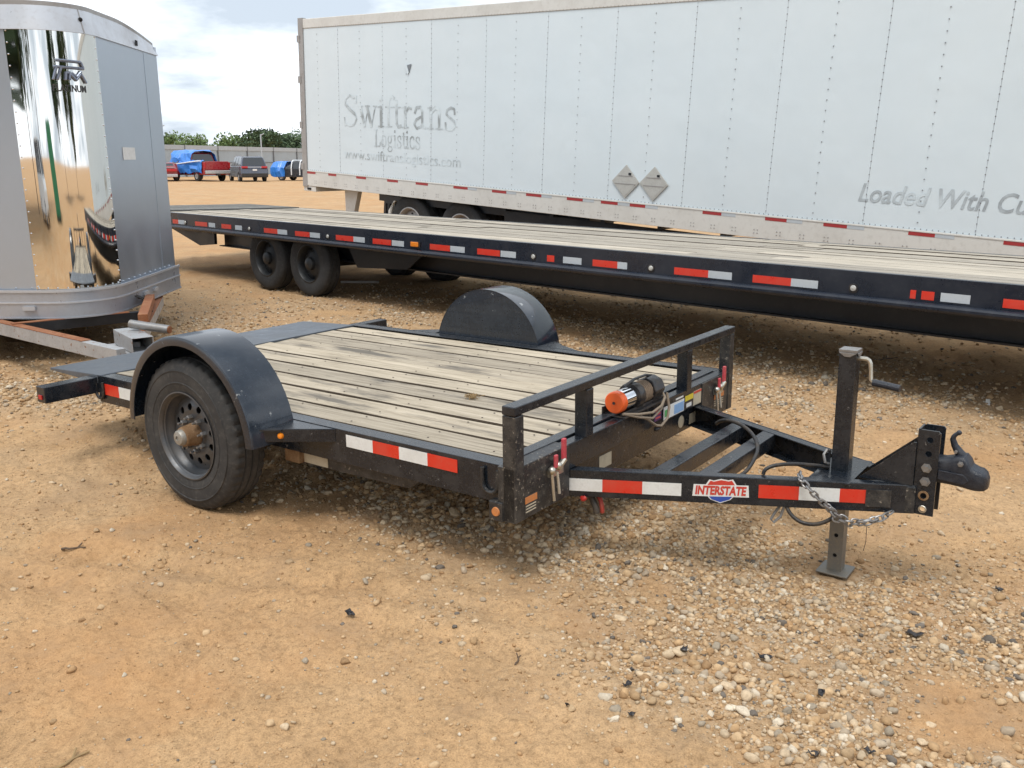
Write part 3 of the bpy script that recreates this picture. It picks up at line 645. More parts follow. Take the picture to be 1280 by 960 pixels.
b = MB(); b.tube([(3.19, 0, .505), (3.170, 0, .528), (3.155, 0, .55), (3.147, 0, .572), (3.149, 0, .583), (3.155, 0, .592), (3.165, 0, .600)], [.020, .017, .013, .011, .009, .008, .008], 10); b.sphere((3.166, 0, .601), .010); b.build('coupler_latch', 'cast_navy', cpl, smooth=True)
for s in (-1, 1):
    MB().prism([(3.115, .418), (3.205, .412), (3.225, .43), (3.205, .452), (3.115, .455)], .006, lambda u, v, w, s=s: (u, s*(.0425+w+.05*max(0, u-3.15)), v)).build('coupler_rib', 'cast_navy', cpl, .002)
    MB().lathe([(.011, 0), (.011, .005), (.006, .006), (.006, .012), (0, .012)], 6, lambda a, c, w, s=s: (3.190+a, s*(.0475+w), .492+c)).build('latch_bolt', 'galvanised', cpl)
MB().tube([(3.165, -.03, .530), (3.165, .03, .530)], .006, 8).build('latch_pin', 'galvanised', cpl)
# safety chains
def chain(pts, name='safety_chain', r=.0040, ll=.034):
    P = [Vector(p) for p in pts]; d = [0]
    for i in range(1, len(P)): d.append(d[-1]+(P[i]-P[i-1]).length)
    b = MB(); n_ = int(d[-1]/(ll*.72))
    for k in range(n_+1):
        s_ = d[-1]*k/n_; i = max(j for j in range(len(d)) if d[j] <= s_+1e-9); i = min(i, len(P)-2)
        p = P[i].lerp(P[i+1], (s_-d[i])/max(d[i+1]-d[i], 1e-6)); t_ = (P[i+1]-P[i]).normalized(); u_ = t_.orthogonal().normalized()
        q = Matrix.Rotation(k*math.pi/2+.5, 3, t_); u_ = q @ u_
        ring = [p+t_*(ll/2-.010)*math.copysign(1, math.cos(a))*(1 if abs(math.cos(a)) > .3 else abs(math.cos(a))/.3)+t_*.010*math.cos(a)+u_*.0105*math.sin(a) for a in np.linspace(0, 2*math.pi, 13)[:-1]]
        b.tube(ring, r, 6, closed=True)
    return b.build(name, 'galvanised', tr, smooth=True)
chain([(2.63, -.19, .385), (2.66, -.26, .385), (2.70, -.275, .36), (2.74, -.26, .315), (2.79, -.235, .268), (2.84, -.215, .237), (2.90, -.17, .23), (2.95, -.13, .25), (2.965, -.10, .262)])
chain([(2.77, -.243, .285), (2.80, -.24, .245), (2.85, -.20, .22), (2.92, -.15, .24)])
MB().tube([(2.58, -.235, .262), (2.56, -.255, .225), (2.548, -.265, .195), (2.56, -.265, .185), (2.582, -.25, .21), (2.592, -.238, .255)], .006, 8, closed=True).build('chain_hook', 'galvanised', tr, smooth=True)
# cables
cb = lambda pts, r=.009, m_='black_cable', n_='cable': MB().tube(pts, r, 10).build(n_, m_, tr, smooth=True)
def bez(p0, p1, p2, p3, n_=14): 
    p0, p1, p2, p3 = map(Vector, (p0, p1, p2, p3)); return [((1-t_)**3)*p0+3*t_*(1-t_)**2*p1+3*t_*t_*(1-t_)*p2+t_**3*p3 for t_ in np.linspace(0, 1, n_)]
cb(bez((2.03, .36, .37), (2.10, .33, .45), (2.35, .22, .40), (2.36, .02, .345))+bez((2.36, .02, .345), (2.37, -.1, .30), (2.38, -.2, .33), (2.38, -.30, .34))[1:])
cb(bez((2.70, -.04, .385), (2.60, -.16, .42), (2.50, -.25, .43), (2.50, -.25, .375)), .008)
cb(bez((2.60, -.245, .262), (2.64, -.27, .19), (2.74, -.26, .185), (2.80, -.22, .262)), .008)
cb(bez((1.86, -.56, .27), (1.87, -.565, .24), (1.90, -.57, .22), (1.905, -.57, .18)), .014); cb(bez((1.89, -.545, .27), (1.90, -.54, .24), (1.925, -.56, .22), (1.92, -.55, .18)), .01, 'red_cable')
cb(bez((1.85, -.60, .262), (1.86, -.61, .25), (1.87, -.64, .245), (1.88, -.62, .26)), .01, 'red_cable')
cb([(2.90, -.17, .225), (2.902, -.172, .15), (2.895, -.17, .11)], .0012)

# ------------------------------------------------------------------ grey flatbed
TF = Vector((-2.8176, 11.0114, .0702))
fl = thing('flatbed_trailer', 'long navy black flatbed trailer with pale plank deck and red white reflectors', 'trailer', TF, (-.0183, .004, -.74))
FX0, FX1, FW, FZ = -4.6, 10.2, 2.45, .865
def fbx(name, lo, hi, mat, bev=0, par=fl): return bx(name, lo, hi, mat, par, bev)
frail = fbx('side_rail', (FX0, 0, FZ-.17), (FX1, .06, FZ), 'navy_frame', .003)
fbx('side_rail', (FX0, FW-.06, FZ-.17), (FX1, FW, FZ), 'navy_frame', .003)
for y in (-.028, FW+.028): MB().tube([(FX0, y, FZ-.195), (FX1, y, FZ-.195)], .031, 12).build('rub_rail', 'navy_frame', fl)
for k in range(36):
    x = FX0+.2+k*.41; fbx('stake_tab', (x, .061, FZ-.16), (x+.04, FW-.061, FZ-.07), 'under_frame') if k % 1 == 0 else None
for y in (.36, FW-.36):
    b = MB(); b.box((-1.9, y-.008, .44), (FX1, y+.008, .79)); b.box((-1.9, y-.09, .434), (FX1, y+.09, .447)); b.build('main_beam', 'under_frame', fl)
b = MB(); b.prism([(-1.9, .46), (-2.3, .42), (-3.1, .62), (-3.1, .70), (-1.9, .70)], .04, lambda u, v, w: (u, .2+w, v)); b.build('rear_bracket', 'under_frame', fl)
b = MB(); b.prism([(1.25, .40), (2.1, .45), (2.45, .68), (1.05, .68)], .03, lambda u, v, w: (u, .18+w, v)); b.build('hanger_plate', 'under_frame', fl)
nbd = 12; wd = (FW-.12)/nbd
for i in range(nbd):
    cuts = [-3.0, -3.0+rng.uniform(3.6, 5.2)]; cuts.append(cuts[-1]+rng.uniform(3.8, 4.8)); cuts.append(FX1)
    for a_, c_ in zip(cuts[:-1], cuts[1:]):
        z = FZ-.004+rng.uniform(-.005, .004); yy = .06+i*wd
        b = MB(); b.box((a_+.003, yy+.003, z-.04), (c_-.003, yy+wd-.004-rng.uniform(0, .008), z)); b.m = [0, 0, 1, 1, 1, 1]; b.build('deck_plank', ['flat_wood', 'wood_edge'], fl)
for i in range(11):
    x = -4.55+i*.14; fbx('ramp_slat', (x, .07, FZ-.03), (x+.105, FW-.07, FZ+.012), 'ramp_wood')
reds = [(216, 223), (244, 259), (277, 289), (330, 347), (369, 387), (420, 442), (466, 489), (537.5, 562.5), (596.7, 625), (684, 693), (741, 772), (843, 885.5), (941, 989), (1138, 1145), (1152, 1168), (1254, 1296)]
whites = [(223, 232), (261, 269), (294, 302.5), (347, 359), (387.5, 400), (442, 456), (490, 505), (563, 581), (626, 645), (704, 727), (772, 784), (885.5, 915), (989, 1022.6), (1176, 1213), (1297, 1330)]
MF = Matrix.Translation(TF) @ (Matrix.Rotation(-.74, 4, 'Z') @ Matrix.Rotation(.004, 4, 'Y') @ Matrix.Rotation(-.0183, 4, 'X')); MFi = MF.inverted()
def rail_x(px):
    """where along the flatbed's near rail a picture column falls"""
    lo, hi = -4.6, 10.
    for _ in range(40):
        mid_ = (lo+hi)/2; p = MF @ Vector((mid_, 0, .75)); d = p-Vector((0, 0, CAM_H))
        zc = d.y*math.cos(CAM_P)-d.z*math.sin(CAM_P); u = 640+1125*d.x/zc
        if u < px: lo = mid_
        else: hi = mid_
    return lo
for lst, mt in ((reds, 'tape_red'), (whites, 'tape_dull_white')):
    for a_, c_ in lst: fbx('reflective_tape', (rail_x(a_), -.0025, .715), (rail_x(c_), -.0005, .772), mt, 0, frail)
for px in (232, 312, 410, 667, 814, 1067):
    x = rail_x(px); fn = lambda a, c, w, x=x: (x+a, -w, .745+c)
    l_ = MB().lathe([(.034, 0), (.034, .006), (.022, .007)], 18, fn).build('marker_lamp', 'plastic_black', frail); MB().lathe([(.023, .005), (.018, .012), (0, .015)], 14, fn).build('lens', 'placard', l_)
x = rail_x(520); l_ = fbx('side_lamp', (x-.07, -.014, .72), (x+.07, -.0005, .785), 'plastic_black', .004, frail); fbx('lens', (x-.058, -.03, .728), (x+.058, -.0142, .778), 'amber_lens', .008, l_)
def big_wheel(parent, cx, yo, s, Ro, wd_, rr, mt, rim, cz=None, hand=True):
    cz = Ro-.004 if cz is None else cz; fn = lambda a, c, w: (cx+a, yo+s*w, cz+c); e = bpy.data.objects.new('wheel', None); COL.objects.link(e); e.parent = parent
    k = Ro/.39
    prof = [(rr, .035), (rr*1.06, .012), (rr*1.25, .003), (Ro*.80, 0), (Ro*.92, .006), (Ro*.975, .02), (Ro, .038), (Ro, .07), (Ro*.975, .072), (Ro*.975, .082), (Ro, .084), (Ro, wd_-.09), (Ro*.975, wd_-.088), (Ro*.975, wd_-.078), (Ro, wd_-.076), (Ro*.99, wd_-.03), (Ro*.85, wd_), (rr, wd_-.03)]
    MB().lathe(prof, 56, fn).build('tyre', mt, e, smooth=True)
    MB().lathe([(rr*1.08, .010), (rr*1.02, .004), (rr*.97, .02), (rr*.93, .06), (rr*.90, .10), (rr*.80, .085), (rr*.5, .06), (rr*.36, .055), (rr*.34, .015), (rr*.26, .0), (0, -.004)], 40, fn).build('rim', rim, e, smooth=True)
    for q in range(8):
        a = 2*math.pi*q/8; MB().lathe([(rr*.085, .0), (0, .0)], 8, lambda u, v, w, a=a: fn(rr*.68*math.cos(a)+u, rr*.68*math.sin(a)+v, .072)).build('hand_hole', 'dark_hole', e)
    return e
for cx in (-.452, .452):
    big_wheel(fl, cx, .06, 1, .392, .22, .215, 'rubber_far', 'rim_dark'); big_wheel(fl, cx, FW-.06, -1, .392, .22, .215, 'rubber_far', 'rim_dark')
    MB().tube([(cx, .2, .39), (cx, FW-.2, .39)], .06, 10).build('axle', 'under_frame', fl)
b = MB(); b.prism([(-.9, .78), (-.9, .60), (-.5, .56), (0, .50), (.5, .56), (1.2, .5), (1.2, .78)], .03, lambda u, v, w: (u, .34+w, v)); b.build('suspension_hanger', 'under_frame', fl)
gz = float(ground_z(*(MF @ Vector((9.6, .3, 0))).xy)); 
for y in (.32, FW-.32):
    q = MF @ Vector((9.3, y, 0)); zl = float(ground_z(q.x, q.y))-q.z
    b = MB(); b.box((9.24, y-.06, .3), (9.36, y+.06, .8)); b.box((9.255, y-.045, zl+.015), (9.345, y+.045, .3)); b.box((9.2, y-.1, zl), (9.4, y+.1, zl+.015)); b.build('landing_leg', 'under_frame', fl)

# ------------------------------------------------------------------ white box trailer
TB = Vector((-3.904, 17.4718, 1.1924)); BR = (.0095, .0501, -.7339)
bt = thing('box_trailer', 'tall white box semi trailer with faded grey lettering and rivet seams', 'trailer', TB, BR)
MBX = Matrix.Translation(TB) @ (Matrix.Rotation(BR[2], 4, 'Z') @ Matrix.Rotation(BR[1], 4, 'Y') @ Matrix.Rotation(BR[0], 4, 'X'))
BL, BWd, BH, RH = 14.6, 2.58, 2.9355, .286
def bbx(name, lo, hi, mat, bev=0, par=bt): return bx(name, lo, hi, mat, par, bev)
def wrinkled(x0, x1, z0, z1, y, seed):
    nx, nz = 8, 16; b = MB(); vs, fs = [], []
    for i in range(nx+1):
        for j in range(nz+1):
            x = x0+(x1-x0)*i/nx; z = z0+(z1-z0)*j/nz; e = min(i, nx-i, j, nz-j)
            vs.append((x, y-(.0 if e == 0 else .003*float(vnoise(x, z, 1.3, seed))+.0014*float(vnoise(x, z, 4., seed+1))), z))
    for i in range(nx):
        for j in range(nz): a = i*(nz+1)+j; fs.append((a, a+nz+1, a+nz+2, a+1))
    k = len(vs); vs += [(x0, y+.02, z0), (x1, y+.02, z0), (x1, y+.02, z1), (x0, y+.02, z1)]; fs.append((k, k+3, k+2, k+1))
    c = [0, nx*(nz+1), nx*(nz+1)+nz, nz]
    fs += [tuple([k, k+1]+[i*(nz+1) for i in range(nx, -1, -1)]), tuple([k+2, k+3]+[i*(nz+1)+nz for i in range(nx+1)]), tuple([k+1, k+2]+[nx*(nz+1)+j for j in range(nz, -1, -1)]), tuple([k+3, k]+list(range(nz+1)))]
    return b.raw(vs, fs).build('side_panel', 'white_skin', bt, smooth=True)
edges = [.07, 1.0655]+[1.0655+1.1942*k for k in range(1, 12)]; edges = [e for e in edges if e < BL-.3]+[BL-.05]
for i, (a_, c_) in enumerate(zip(edges[:-1], edges[1:])): wrinkled(a_+.0015, c_-.0015, RH, BH-.165, .0+(i % 2)*.0012, 50+i)
rivs = MB(); rail_rivs = MB()
def rivet(b, x, z, r=.007, y=-.001):
    b.raw([(x-r, y, z), (x, y, z-r), (x+r, y, z), (x, y, z+r), (x, y-r*.7, z)], ((0, 1, 4), (1, 2, 4), (2, 3, 4), (3, 0, 4)))
for i, e in enumerate(edges[1:-1]):
    for z in np.arange(RH+.05, BH-.19, .072): rivet(rivs, e, z, .0085, -.004)
    for z in np.arange(RH+.08, BH-.2, .115): rivet(rivs, e-.597, z, .0095, -.006)
for x in np.arange(.1, BL-.1, .062): rivet(rivs, x, RH+.012, .008, -.004); rivet(rail_rivs, x, BH-.152, .008, -.012)
for x in np.arange(.3, BL-.1, .30):
    for dz in (.06, .10): rivet(rail_rivs, x, dz, .010, -.0145); rivet(rail_rivs, x+.045, dz, .010, -.0145)
r_ = rivs.build('skin_rivets', 'rivet_grey', bt); r_['kind'] = 'stuff'
brail = bbx('bottom_rail', (.0, -.012, .0), (BL, .05, RH-.002), 'cream_rail', .004); bbx('rail_lip', (.05, -.018, RH-.02), (BL, -.0125, RH-.008), 'cream_rail', 0, brail)
r2 = rail_rivs.build('rail_rivets', 'post_grey', bt); r2['kind'] = 'stuff'
bbx('top_rail', (.0, -.010, BH-.163), (BL, .06, BH), 'cream_rail', .01)
bbx('far_side_wall', (.05, BWd-.03, .0), (BL, BWd, BH), 'white_skin'); bbx('roof', (.0, .061, BH-.03), (BL, BWd-.031, BH-.004), 'white_skin'); bbx('floor', (.02, .051, .05), (BL, BWd-.031, .16), 'under_frame')
bbx('nose_wall', (BL-.04, .0615, .161), (BL, BWd-.031, BH-.031), 'white_skin')
pst = bbx('rear_corner_post', (-.075, -.020, -.02), (.068, .07, BH+.02), 'post_grey', .006); bbx('rear_corner_post', (-.075, BWd-.07, -.02), (.049, BWd+.02, BH+.02), 'post_grey', .006)
for z in (.35, 1.1, 1.9, 2.6): bbx('hinge', (-.105, -.03, z-.06), (-.02, -.0205, z+.06), 'post_grey', .003, pst)
bbx('rear_door', (-.06, .072, .02), (-.01, BWd-.072, BH), 'white_skin', .004)
tap = [(.05, .325), (.714, .952), (1.528, 1.80), (2.37, 2.65), (3.10, 3.40), (4.0, 4.32), (4.85, 5.15), (5.55, 5.85), (6.33, 6.62), (6.94, 7.227), (7.43, 7.68), (8.56, 8.83), (9.43, 9.71), (10.17, 10.45), (11.14, 11.42), (12.10, 12.4), (13.2, 13.5)]
for i, (a_, c_) in enumerate(tap):
    bbx('reflective_tape', (a_, -.0145, .225), (c_, -.0125, .275), 'tape_dull_red', 0, brail)
    if i > 4: bbx('reflective_tape', (c_+.002, -.0145, .225), (c_+.20, -.0125, .275), 'tape_dull_white', 0, brail)
# placard holders
for cx, cz, mt in ((7.335, .548, 0), (7.79, .548, 0)):
    dmd = lambda r_: [(cx-r_, cz), (cx, cz-r_), (cx+r_, cz), (cx, cz+r_)]
    p_ = MB().prism(dmd(.225), .012, lambda u, v, w: (u, -.008-w, v)).build('placard_holder', 'placard', bt, .002)
    MB().prism(dmd(.20), .002, lambda u, v, w: (u, -.0205-w, v)).build('flap', 'placard', p_)
    for dz in (-.03, .075): b = MB(); hw = .2-abs(dz)-.01; b.box((cx-hw, -.026, cz+dz-.006), (cx+hw, -.0226, cz+dz+.006)); b.build('flap_edge', 'post_grey', p_)
    bbx('clip', (cx+.05, -.03, cz+.09), (cx+.09, -.0226, cz+.12), 'under_frame', 0, p_)
# torn patch
MB().prism([(2.83, 2.10), (2.99, 2.125), (2.93, 1.99), (2.90, 1.965)], .004, lambda u, v, w: (u, -.007-w, v)).build('torn_patch', 'rivet_grey', bt)
MB().prism([(2.83, 2.104), (2.88, 2.112), (2.93, 1.99), (2.90, 1.965)], .006, lambda u, v, w: (u, -.0112-w, v)).build('peeled_skin', 'white_skin', bt)
# stroke-built serif lettering: x-height 1
GL = {'S': (1.0, [([(.85, 1.15), (.85, 1.5), (.7, 1.4), (.45, 1.52), (.15, 1.35), (.12, 1.05), (.4, .85), (.75, .65), (.88, .35), (.7, .06), (.42, -.02), (.2, .08), (.08, 0), (.06, .4)], .09), ([(.2, 1.02), (.45, .80), (.75, .60)], .16)]),
      'w': (1.25, [([(.12, 1), (.42, .0)], .19), ([(.42, .0), (.64, .85)], .07), ([(.58, 1), (.86, .0)], .19), ([(.86, .0), (1.12, 1)], .07), ([(0, 1), (.3, 1)], .06), ([(.46, 1), (.76, 1)], .06), ([(.98, 1), (1.24, 1)], .06)]),
      'i': (.48, [([(.24, 0), (.24, 1)], .19), ([(.05, .03), (.44, .03)], .06), ([(.05, .97), (.24, .97)], .06), ([(.23, 1.28), (.23, 1.45)], .17)]),
      'f': (.5, [([(.24, 0), (.24, 1.2), (.32, 1.42), (.48, 1.48), (.6, 1.38)], .15), ([(.05, .03), (.46, .03)], .06), ([(.05, .97), (.5, .97)], .06)]),
      't': (.52, [([(.24, 1.28), (.24, .2), (.34, .04), (.52, .08)], .17), ([(.04, .97), (.5, .97)], .06)]),
      'r': (.66, [([(.24, 0), (.24, 1)], .18), ([(.05, .03), (.46, .03)], .06), ([(.05, .97), (.24, .97)], .06), ([(.3, .75), (.45, .97), (.62, .92)], .12)]),
      'a': (.85, [([(.16, .72), (.25, .97), (.5, 1), (.6, .8), (.6, .15), (.8, .03)], .14), ([(.6, .58), (.25, .42), (.12, .2), (.28, .0), (.5, .08), (.6, .2)], .12)]),
      'n': (.98, [([(.24, 0), (.24, 1)], .18), ([(.05, .03), (.43, .03)], .06), ([(.05, .97), (.24, .97)], .06), ([(.3, .8), (.5, 1), (.68, .92), (.72, .7), (.72, 0)], .16), ([(.53, .03), (.92, .03)], .06)]),
      's': (.74, [([(.6, .7), (.58, .95), (.4, 1), (.18, .9), (.14, .7), (.35, .55), (.58, .4), (.64, .2), (.5, .02), (.3, 0), (.12, .06), (.1, .32)], .11)]),
      'L': (.95, [([(.28, 0), (.28, 1.5)], .19), ([(.05, 1.47), (.52, 1.47)], .06), ([(.05, .03), (.85, .03), (.9, .4)], .07)]),
      'o': (.92, [([(.45, 0), (.2, .12), (.12, .5), (.2, .88), (.45, 1), (.7, .88), (.78, .5), (.7, .12), (.45, 0)], .13)]),
      'g': (.9, [([(.42, .35), (.2, .45), (.16, .68), (.25, .92), (.42, 1), (.6, .9), (.66, .68), (.6, .44), (.42, .35)], .12), ([(.3, .38), (.2, .2), (.35, .06), (.65, .03), (.75, -.18), (.6, -.36), (.3, -.38), (.12, -.22), (.3, .04)], .09), ([(.6, .95), (.8, 1)], .08)]),
      'c': (.8, [([(.66, .75), (.6, .95), (.4, 1), (.18, .85), (.12, .5), (.2, .15), (.42, 0), (.62, .06), (.72, .25)], .13)])}
def serif(txt, x0, x1, z, xh, mat, name, drop=()):
    tot = sum(GL[c][0] for c in txt); sx = (x1-x0)/tot; b = MB(); x = x0
    for ci, ch in enumerate(txt):
        w_, strokes = GL[ch]
        for si, (pl, wd_) in enumerate(strokes if ci not in drop else strokes[1:2]):
            for (u0, v0), (u1, v1) in zip(pl[:-1], pl[1:]):
                a = Vector((x+u0*sx, z+v0*xh)); c = Vector((x+u1*sx, z+v1*xh)); d = c-a
                if d.length < 1e-6: continue
                d.normalize(); n2 = Vector((-d.y, d.x))*wd_*xh*.5; e = d*wd_*xh*.18
                q = [a-e+n2, a-e-n2, c+e-n2, c+e+n2]; yy = -.0030-.0003*random.random()
                b.raw([(p.x, yy, p.y) for p in q], ((0, 1, 2, 3),))
        x += w_*sx
    b.build(name, mat, bt)
serif('Swiftrans', 1.19, 4.05, 1.125, .335, 'print_serif', 'lettering')
serif('Logistics', 2.02, 3.2, .80, .19, 'print_serif', 'lettering')
def print_text(txt, x0, x1, z, h, mat, sh=0., bold=0.):
    tv, tf = text_mesh(txt, 1., sh, bold); xs = [p[0] for p in tv]; k_ = (x1-x0)/(max(xs)-min(xs)); m_ = min(xs)
    MB().raw([(x0+(u-m_)*k_, -.0031, z+v*h) for u, v in tv], [f[::-1] if False else f for f in tf]).build('lettering', mat, bt)
print_text('www.swiftranslogistics.com', 1.18, 4.14, .56, .235, 'print_sans')
print_text('Loaded With Cu', 10.53, 12.28, .545, .285, 'print_italic', .25, .012)
# rear gear
bbx('rear_sill', (-.07, .0, -.10), (.30, BWd, -.004), 'cream_rail', .004); bbx('sill_lamp', (.05, -.01, -.075), (.16, -.001, -.035), 'dark_hole')
for y in (.25, BWd-.4):
    b = MB(); b.prism([(.85, -.01), (1.25, -.01), (1.05, -.62), (.88, -.62)], .10, lambda u, v, w, y=y: (u, y+w, v)); b.build('guard_post', 'cream_rail', bt, .004)
bbx('guard_bar', (.84, .0, -.72), (.98, BWd, -.62), 'cream_rail', .006)
fz = lambda x: 1.1924-.0501*x
for y in (.10, BWd-.12):
    bbx('slide_rail', (1.9, y+.1, -.14), (6.6, y+.17, -.003), 'under_frame')
    b = MB(); b.prism([(2.16, -.03), (2.75, -.03), (2.75, -.10), (2.30, -.16), (2.22, -.55), (2.12, -.55)], .04, lambda u, v, w, y=y: (u, y+w, v)); b.build('flap_bracket', 'under_frame', bt)
    bbx('mud_flap', (2.20, y-.02+.0, -.75), (2.215, y+.55, -.16), 'plastic_black'); b = MB(); b.prism([(2.36, -.20), (2.48, -.10), (2.44, -.10), (2.30, -.28), (2.28, -.6), (2.34, -.6)], .05, lambda u, v, w, y=y: (u, y-.03+w, v)); b.build('flap_hanger', 'cream_rail', bt)
wheel_c = []
for cx in (2.83, 4.075):
    top = .017; Rw = .505
    w_ = MBX @ Vector((cx, .08, top-Rw)); zg = float(ground_z(w_.x, w_.y)); 
    cz = top-Rw
    for yo, s in ((.08, 1), (BWd-.08, -1)):
        for dd in (0, .33): big_wheel(bt, cx, yo+s*dd, s, Rw, .28, .29, 'rubber_far', 'post_grey' if dd == 0 else 'rim_dark', cz)
    MB().tube([(cx, .4, cz), (cx, BWd-.4, cz)], .07, 10).build('axle', 'under_frame', bt)
    for y in (.75, BWd-.85): bbx('spring_hanger', (cx-.5, y, cz-.05), (cx+.5, y+.1, -.14), 'under_frame')
for k in range(10): x = 5.0+k*.95; bbx('cross_sill', (x, .06, -.045), (x+.08, BWd-.06, -.003), 'under_frame')
for y in (.55, BWd-.7):
    q = MBX @ Vector((11.9, y, 0)); zl = (float(ground_z(q.x, q.y))-q.z)
    b = MB(); b.box((11.82, y, -.45 if zl < -.5 else zl+.05), (11.98, y+.15, -.003)); b.box((11.75, y-.05, zl-.01), (12.05, y+.2, zl+.03)); b.build('landing_leg', 'under_frame', bt)
b = MB(); b.box((4.9, .35, -.35), (5.6, 2.2, -.15)); b.box((5.0, .12, -.36), (11.4, .16, -.05)); b.build('dark_underside', 'under_frame', bt)  # dark slab added to stand in for the shaded gap below the floor

# ------------------------------------------------------------------ silver livestock trailer (nose towards the small trailer)
SP = Vector((-3.36, 7.30, 0))
sk = thing('stock_trailer', 'silver enclosed livestock trailer with rounded nose, mirror polished centre panel and rusty draw bar', 'trailer', SP)
RC = .42; S_L, S_R = -1.38, 1.38        # arc length s: straight left wall, quarter round, straight right wall
ARC = RC*math.pi/2
def nose(s, off=0.):
    """s = 0 where the round starts; returns plan point moved outwards by off"""
    if s < 0: p = Vector((-RC+s, 0)); n_ = Vector((0, -1))
    elif s > ARC: p = Vector((-.03*(s-ARC), RC+(s-ARC))); n_ = Vector((1, .0))
    else: a = s/RC; p = Vector((-RC+RC*math.sin(a), RC-RC*math.cos(a))); n_ = Vector((math.sin(a), -math.cos(a)))
    return p+n_*off
def wall(name, s0, s1, z0, z1, off, mat, n_=None, th=.012, par=sk, lean=0., crown=None, smooth=True):
    n_ = n_ or max(2, int((s1-s0)/.06)); vs, fs = [], []
    for i in range(n_+1):
        s = s0+(s1-s0)*i/n_; zt = z1+(crown(s) if crown else 0)
        o_, u_ = nose(s, off), nose(s, off-lean); p2, q2 = nose(s, off-th), nose(s, off-th-lean)
        vs += [(o_.x, o_.y, z0), (u_.x, u_.y, zt), (q2.x, q2.y, zt), (p2.x, p2.y, z0)]
    for i in range(n_):
        for q in range(4): fs.append((i*4+q, (i+1)*4+q, (i+1)*4+(q+1) % 4, i*4+(q+1) % 4))
    fs += [(3, 2, 1, 0), tuple(range(n_*4, n_*4+4))]
    return MB().raw(vs, fs).build(name, mat, par, smooth=smooth)
crn = lambda s: -.10*(max(0, s-1.15)/.9)**1.6
wall('nose_panel', -1.38, -.092, .62, 2.64, 0, 'alu_grey'); mir = wall('polished_panel', -.09, .648, .62, 2.64, .004, 'polished', 40)
wall('nose_panel', .65, .65+1.40, .62, 2.64, 0, 'alu_grey')
wall('panel_seam', 1.70, 1.76, .63, 2.63, .003, 'alu_grey', 3)
wall('lower_band', -1.38, 2.07, .40, .62, .030, 'alu_band', 60, .03); wall('band_rib', -1.38, 2.071, .612, .632, .040, 'alu_light', 60, .012); wall('band_rib', -1.38, 2.071, .520, .532, .038, 'alu_light', 60, .010)
wall('band_rib', -1.38, 2.072, .396, .408, .038, 'alu_band', 60, .010)
def slo(s): return crn(s)-.02*math.sin(s*9)
cap = wall('roof_cap', -1.38, 2.065, 2.625, 2.83, .014, 'alu_light', 60, .02, lean=.05, crown=crn)
wall('cap_lip', -1.38, 2.06, 2.72, 2.838, -.030, 'post_grey', 60, .03, crown=crn)
wall('cap_tear', 1.50, 1.55, 2.655, 2.70, .014, 'dark_hole', 2, .006)
wall('cap_joint', -.12, -.113, 2.63, 2.83, .017, 'post_grey', 2, .004, lean=.05); wall('cap_joint', .50, .507, 2.63, 2.83, .017, 'post_grey', 6, .004, lean=.05)
for s, z in ((-.18, 2.74), (.50, 2.73)):
    p = nose(s, .0); n_ = (nose(s, 1)-nose(s, 0)); MB().sphere((p.x+n_.x*-.008, p.y+n_.y*-.008, z), .017).build('clearance_lamp', 'rust' if s < 0 else 'dark_hole', sk, smooth=True)
# body behind the nose
D = Vector((-.707, .707)); L1, R1 = nose(-1.38), nose(2.05)
ctr = [nose(s) for s in np.linspace(-1.38, 2.05, 24)]
roofpts = [(p.x*.99-.03, p.y*.99+.03) for p in ctr]+[tuple(R1+D*5), tuple(L1+D*5)]
MB().prism(roofpts, .02, lambda u, v, w: (u, v, 2.70+w)).build('roof', 'alu_light', sk); MB().prism(roofpts, .04, lambda u, v, w: (u, v, .44+w)).build('floor', 'under_frame', sk)
for P0 in (L1, R1):
    Q0 = P0+D*5; n_ = Vector((D.y, -D.x)); sgn = 1 if P0 is R1 else -1
    vs = [(P0.x, P0.y, .40), (Q0.x, Q0.y, .40), (Q0.x, Q0.y, 2.70), (P0.x, P0.y, 2.70)]; in_ = n_*(-.02*sgn)
    MB().raw(vs+[(x+in_.x, y+in_.y, z) for x, y, z in vs], ((0, 1, 2, 3), (7, 6, 5, 4), (0, 4, 5, 1), (2, 6, 7, 3), (1, 5, 6, 2), (0, 3, 7, 4))).build('side_wall', 'alu_grey', sk)
vs = [(*(L1+D*5), .4), (*(R1+D*5), .4), (*(R1+D*5), 2.7), (*(L1+D*5), 2.7)]
MB().raw(vs+[(x+.02, y-.02, z) for x, y, z in vs], ((0, 1, 2, 3), (7, 6, 5, 4), (0, 4, 5, 1), (1, 5, 6, 2), (2, 6, 7, 3), (3, 7, 4, 0))).build('rear_wall', 'alu_grey', sk)
for P0, sgn in ((L1, 1), (R1, -1)):
    for dd in (2.6, 3.5):
        c = P0+D*dd; ax = Vector((.707, .707)); e = bpy.data.objects.new('wheel', None); COL.objects.link(e); e.parent = sk
        o_ = c+ax*sgn*.02; zg = float(ground_z(SP.x+o_.x, SP.y+o_.y, False)); e.location = (o_.x, o_.y, zg+.36); e.rotation_euler = (0, 0, R(-45))
        MB().lathe([(.2, .02), (.3, 0), (.345, .02), (.36, .05), (.36, .17), (.34, .2), (.2, .2)], 40, lambda a, c_, w, sgn=sgn: (a, sgn*w, c_)).build('tyre', 'rubber_far', e, smooth=True)
        MB().lathe([(.205, .03), (.17, .06), (.1, .05), (0, .03)], 24, lambda a, c_, w, sgn=sgn: (a, sgn*w, c_)).build('rim', 'rim_dark', e, smooth=True)
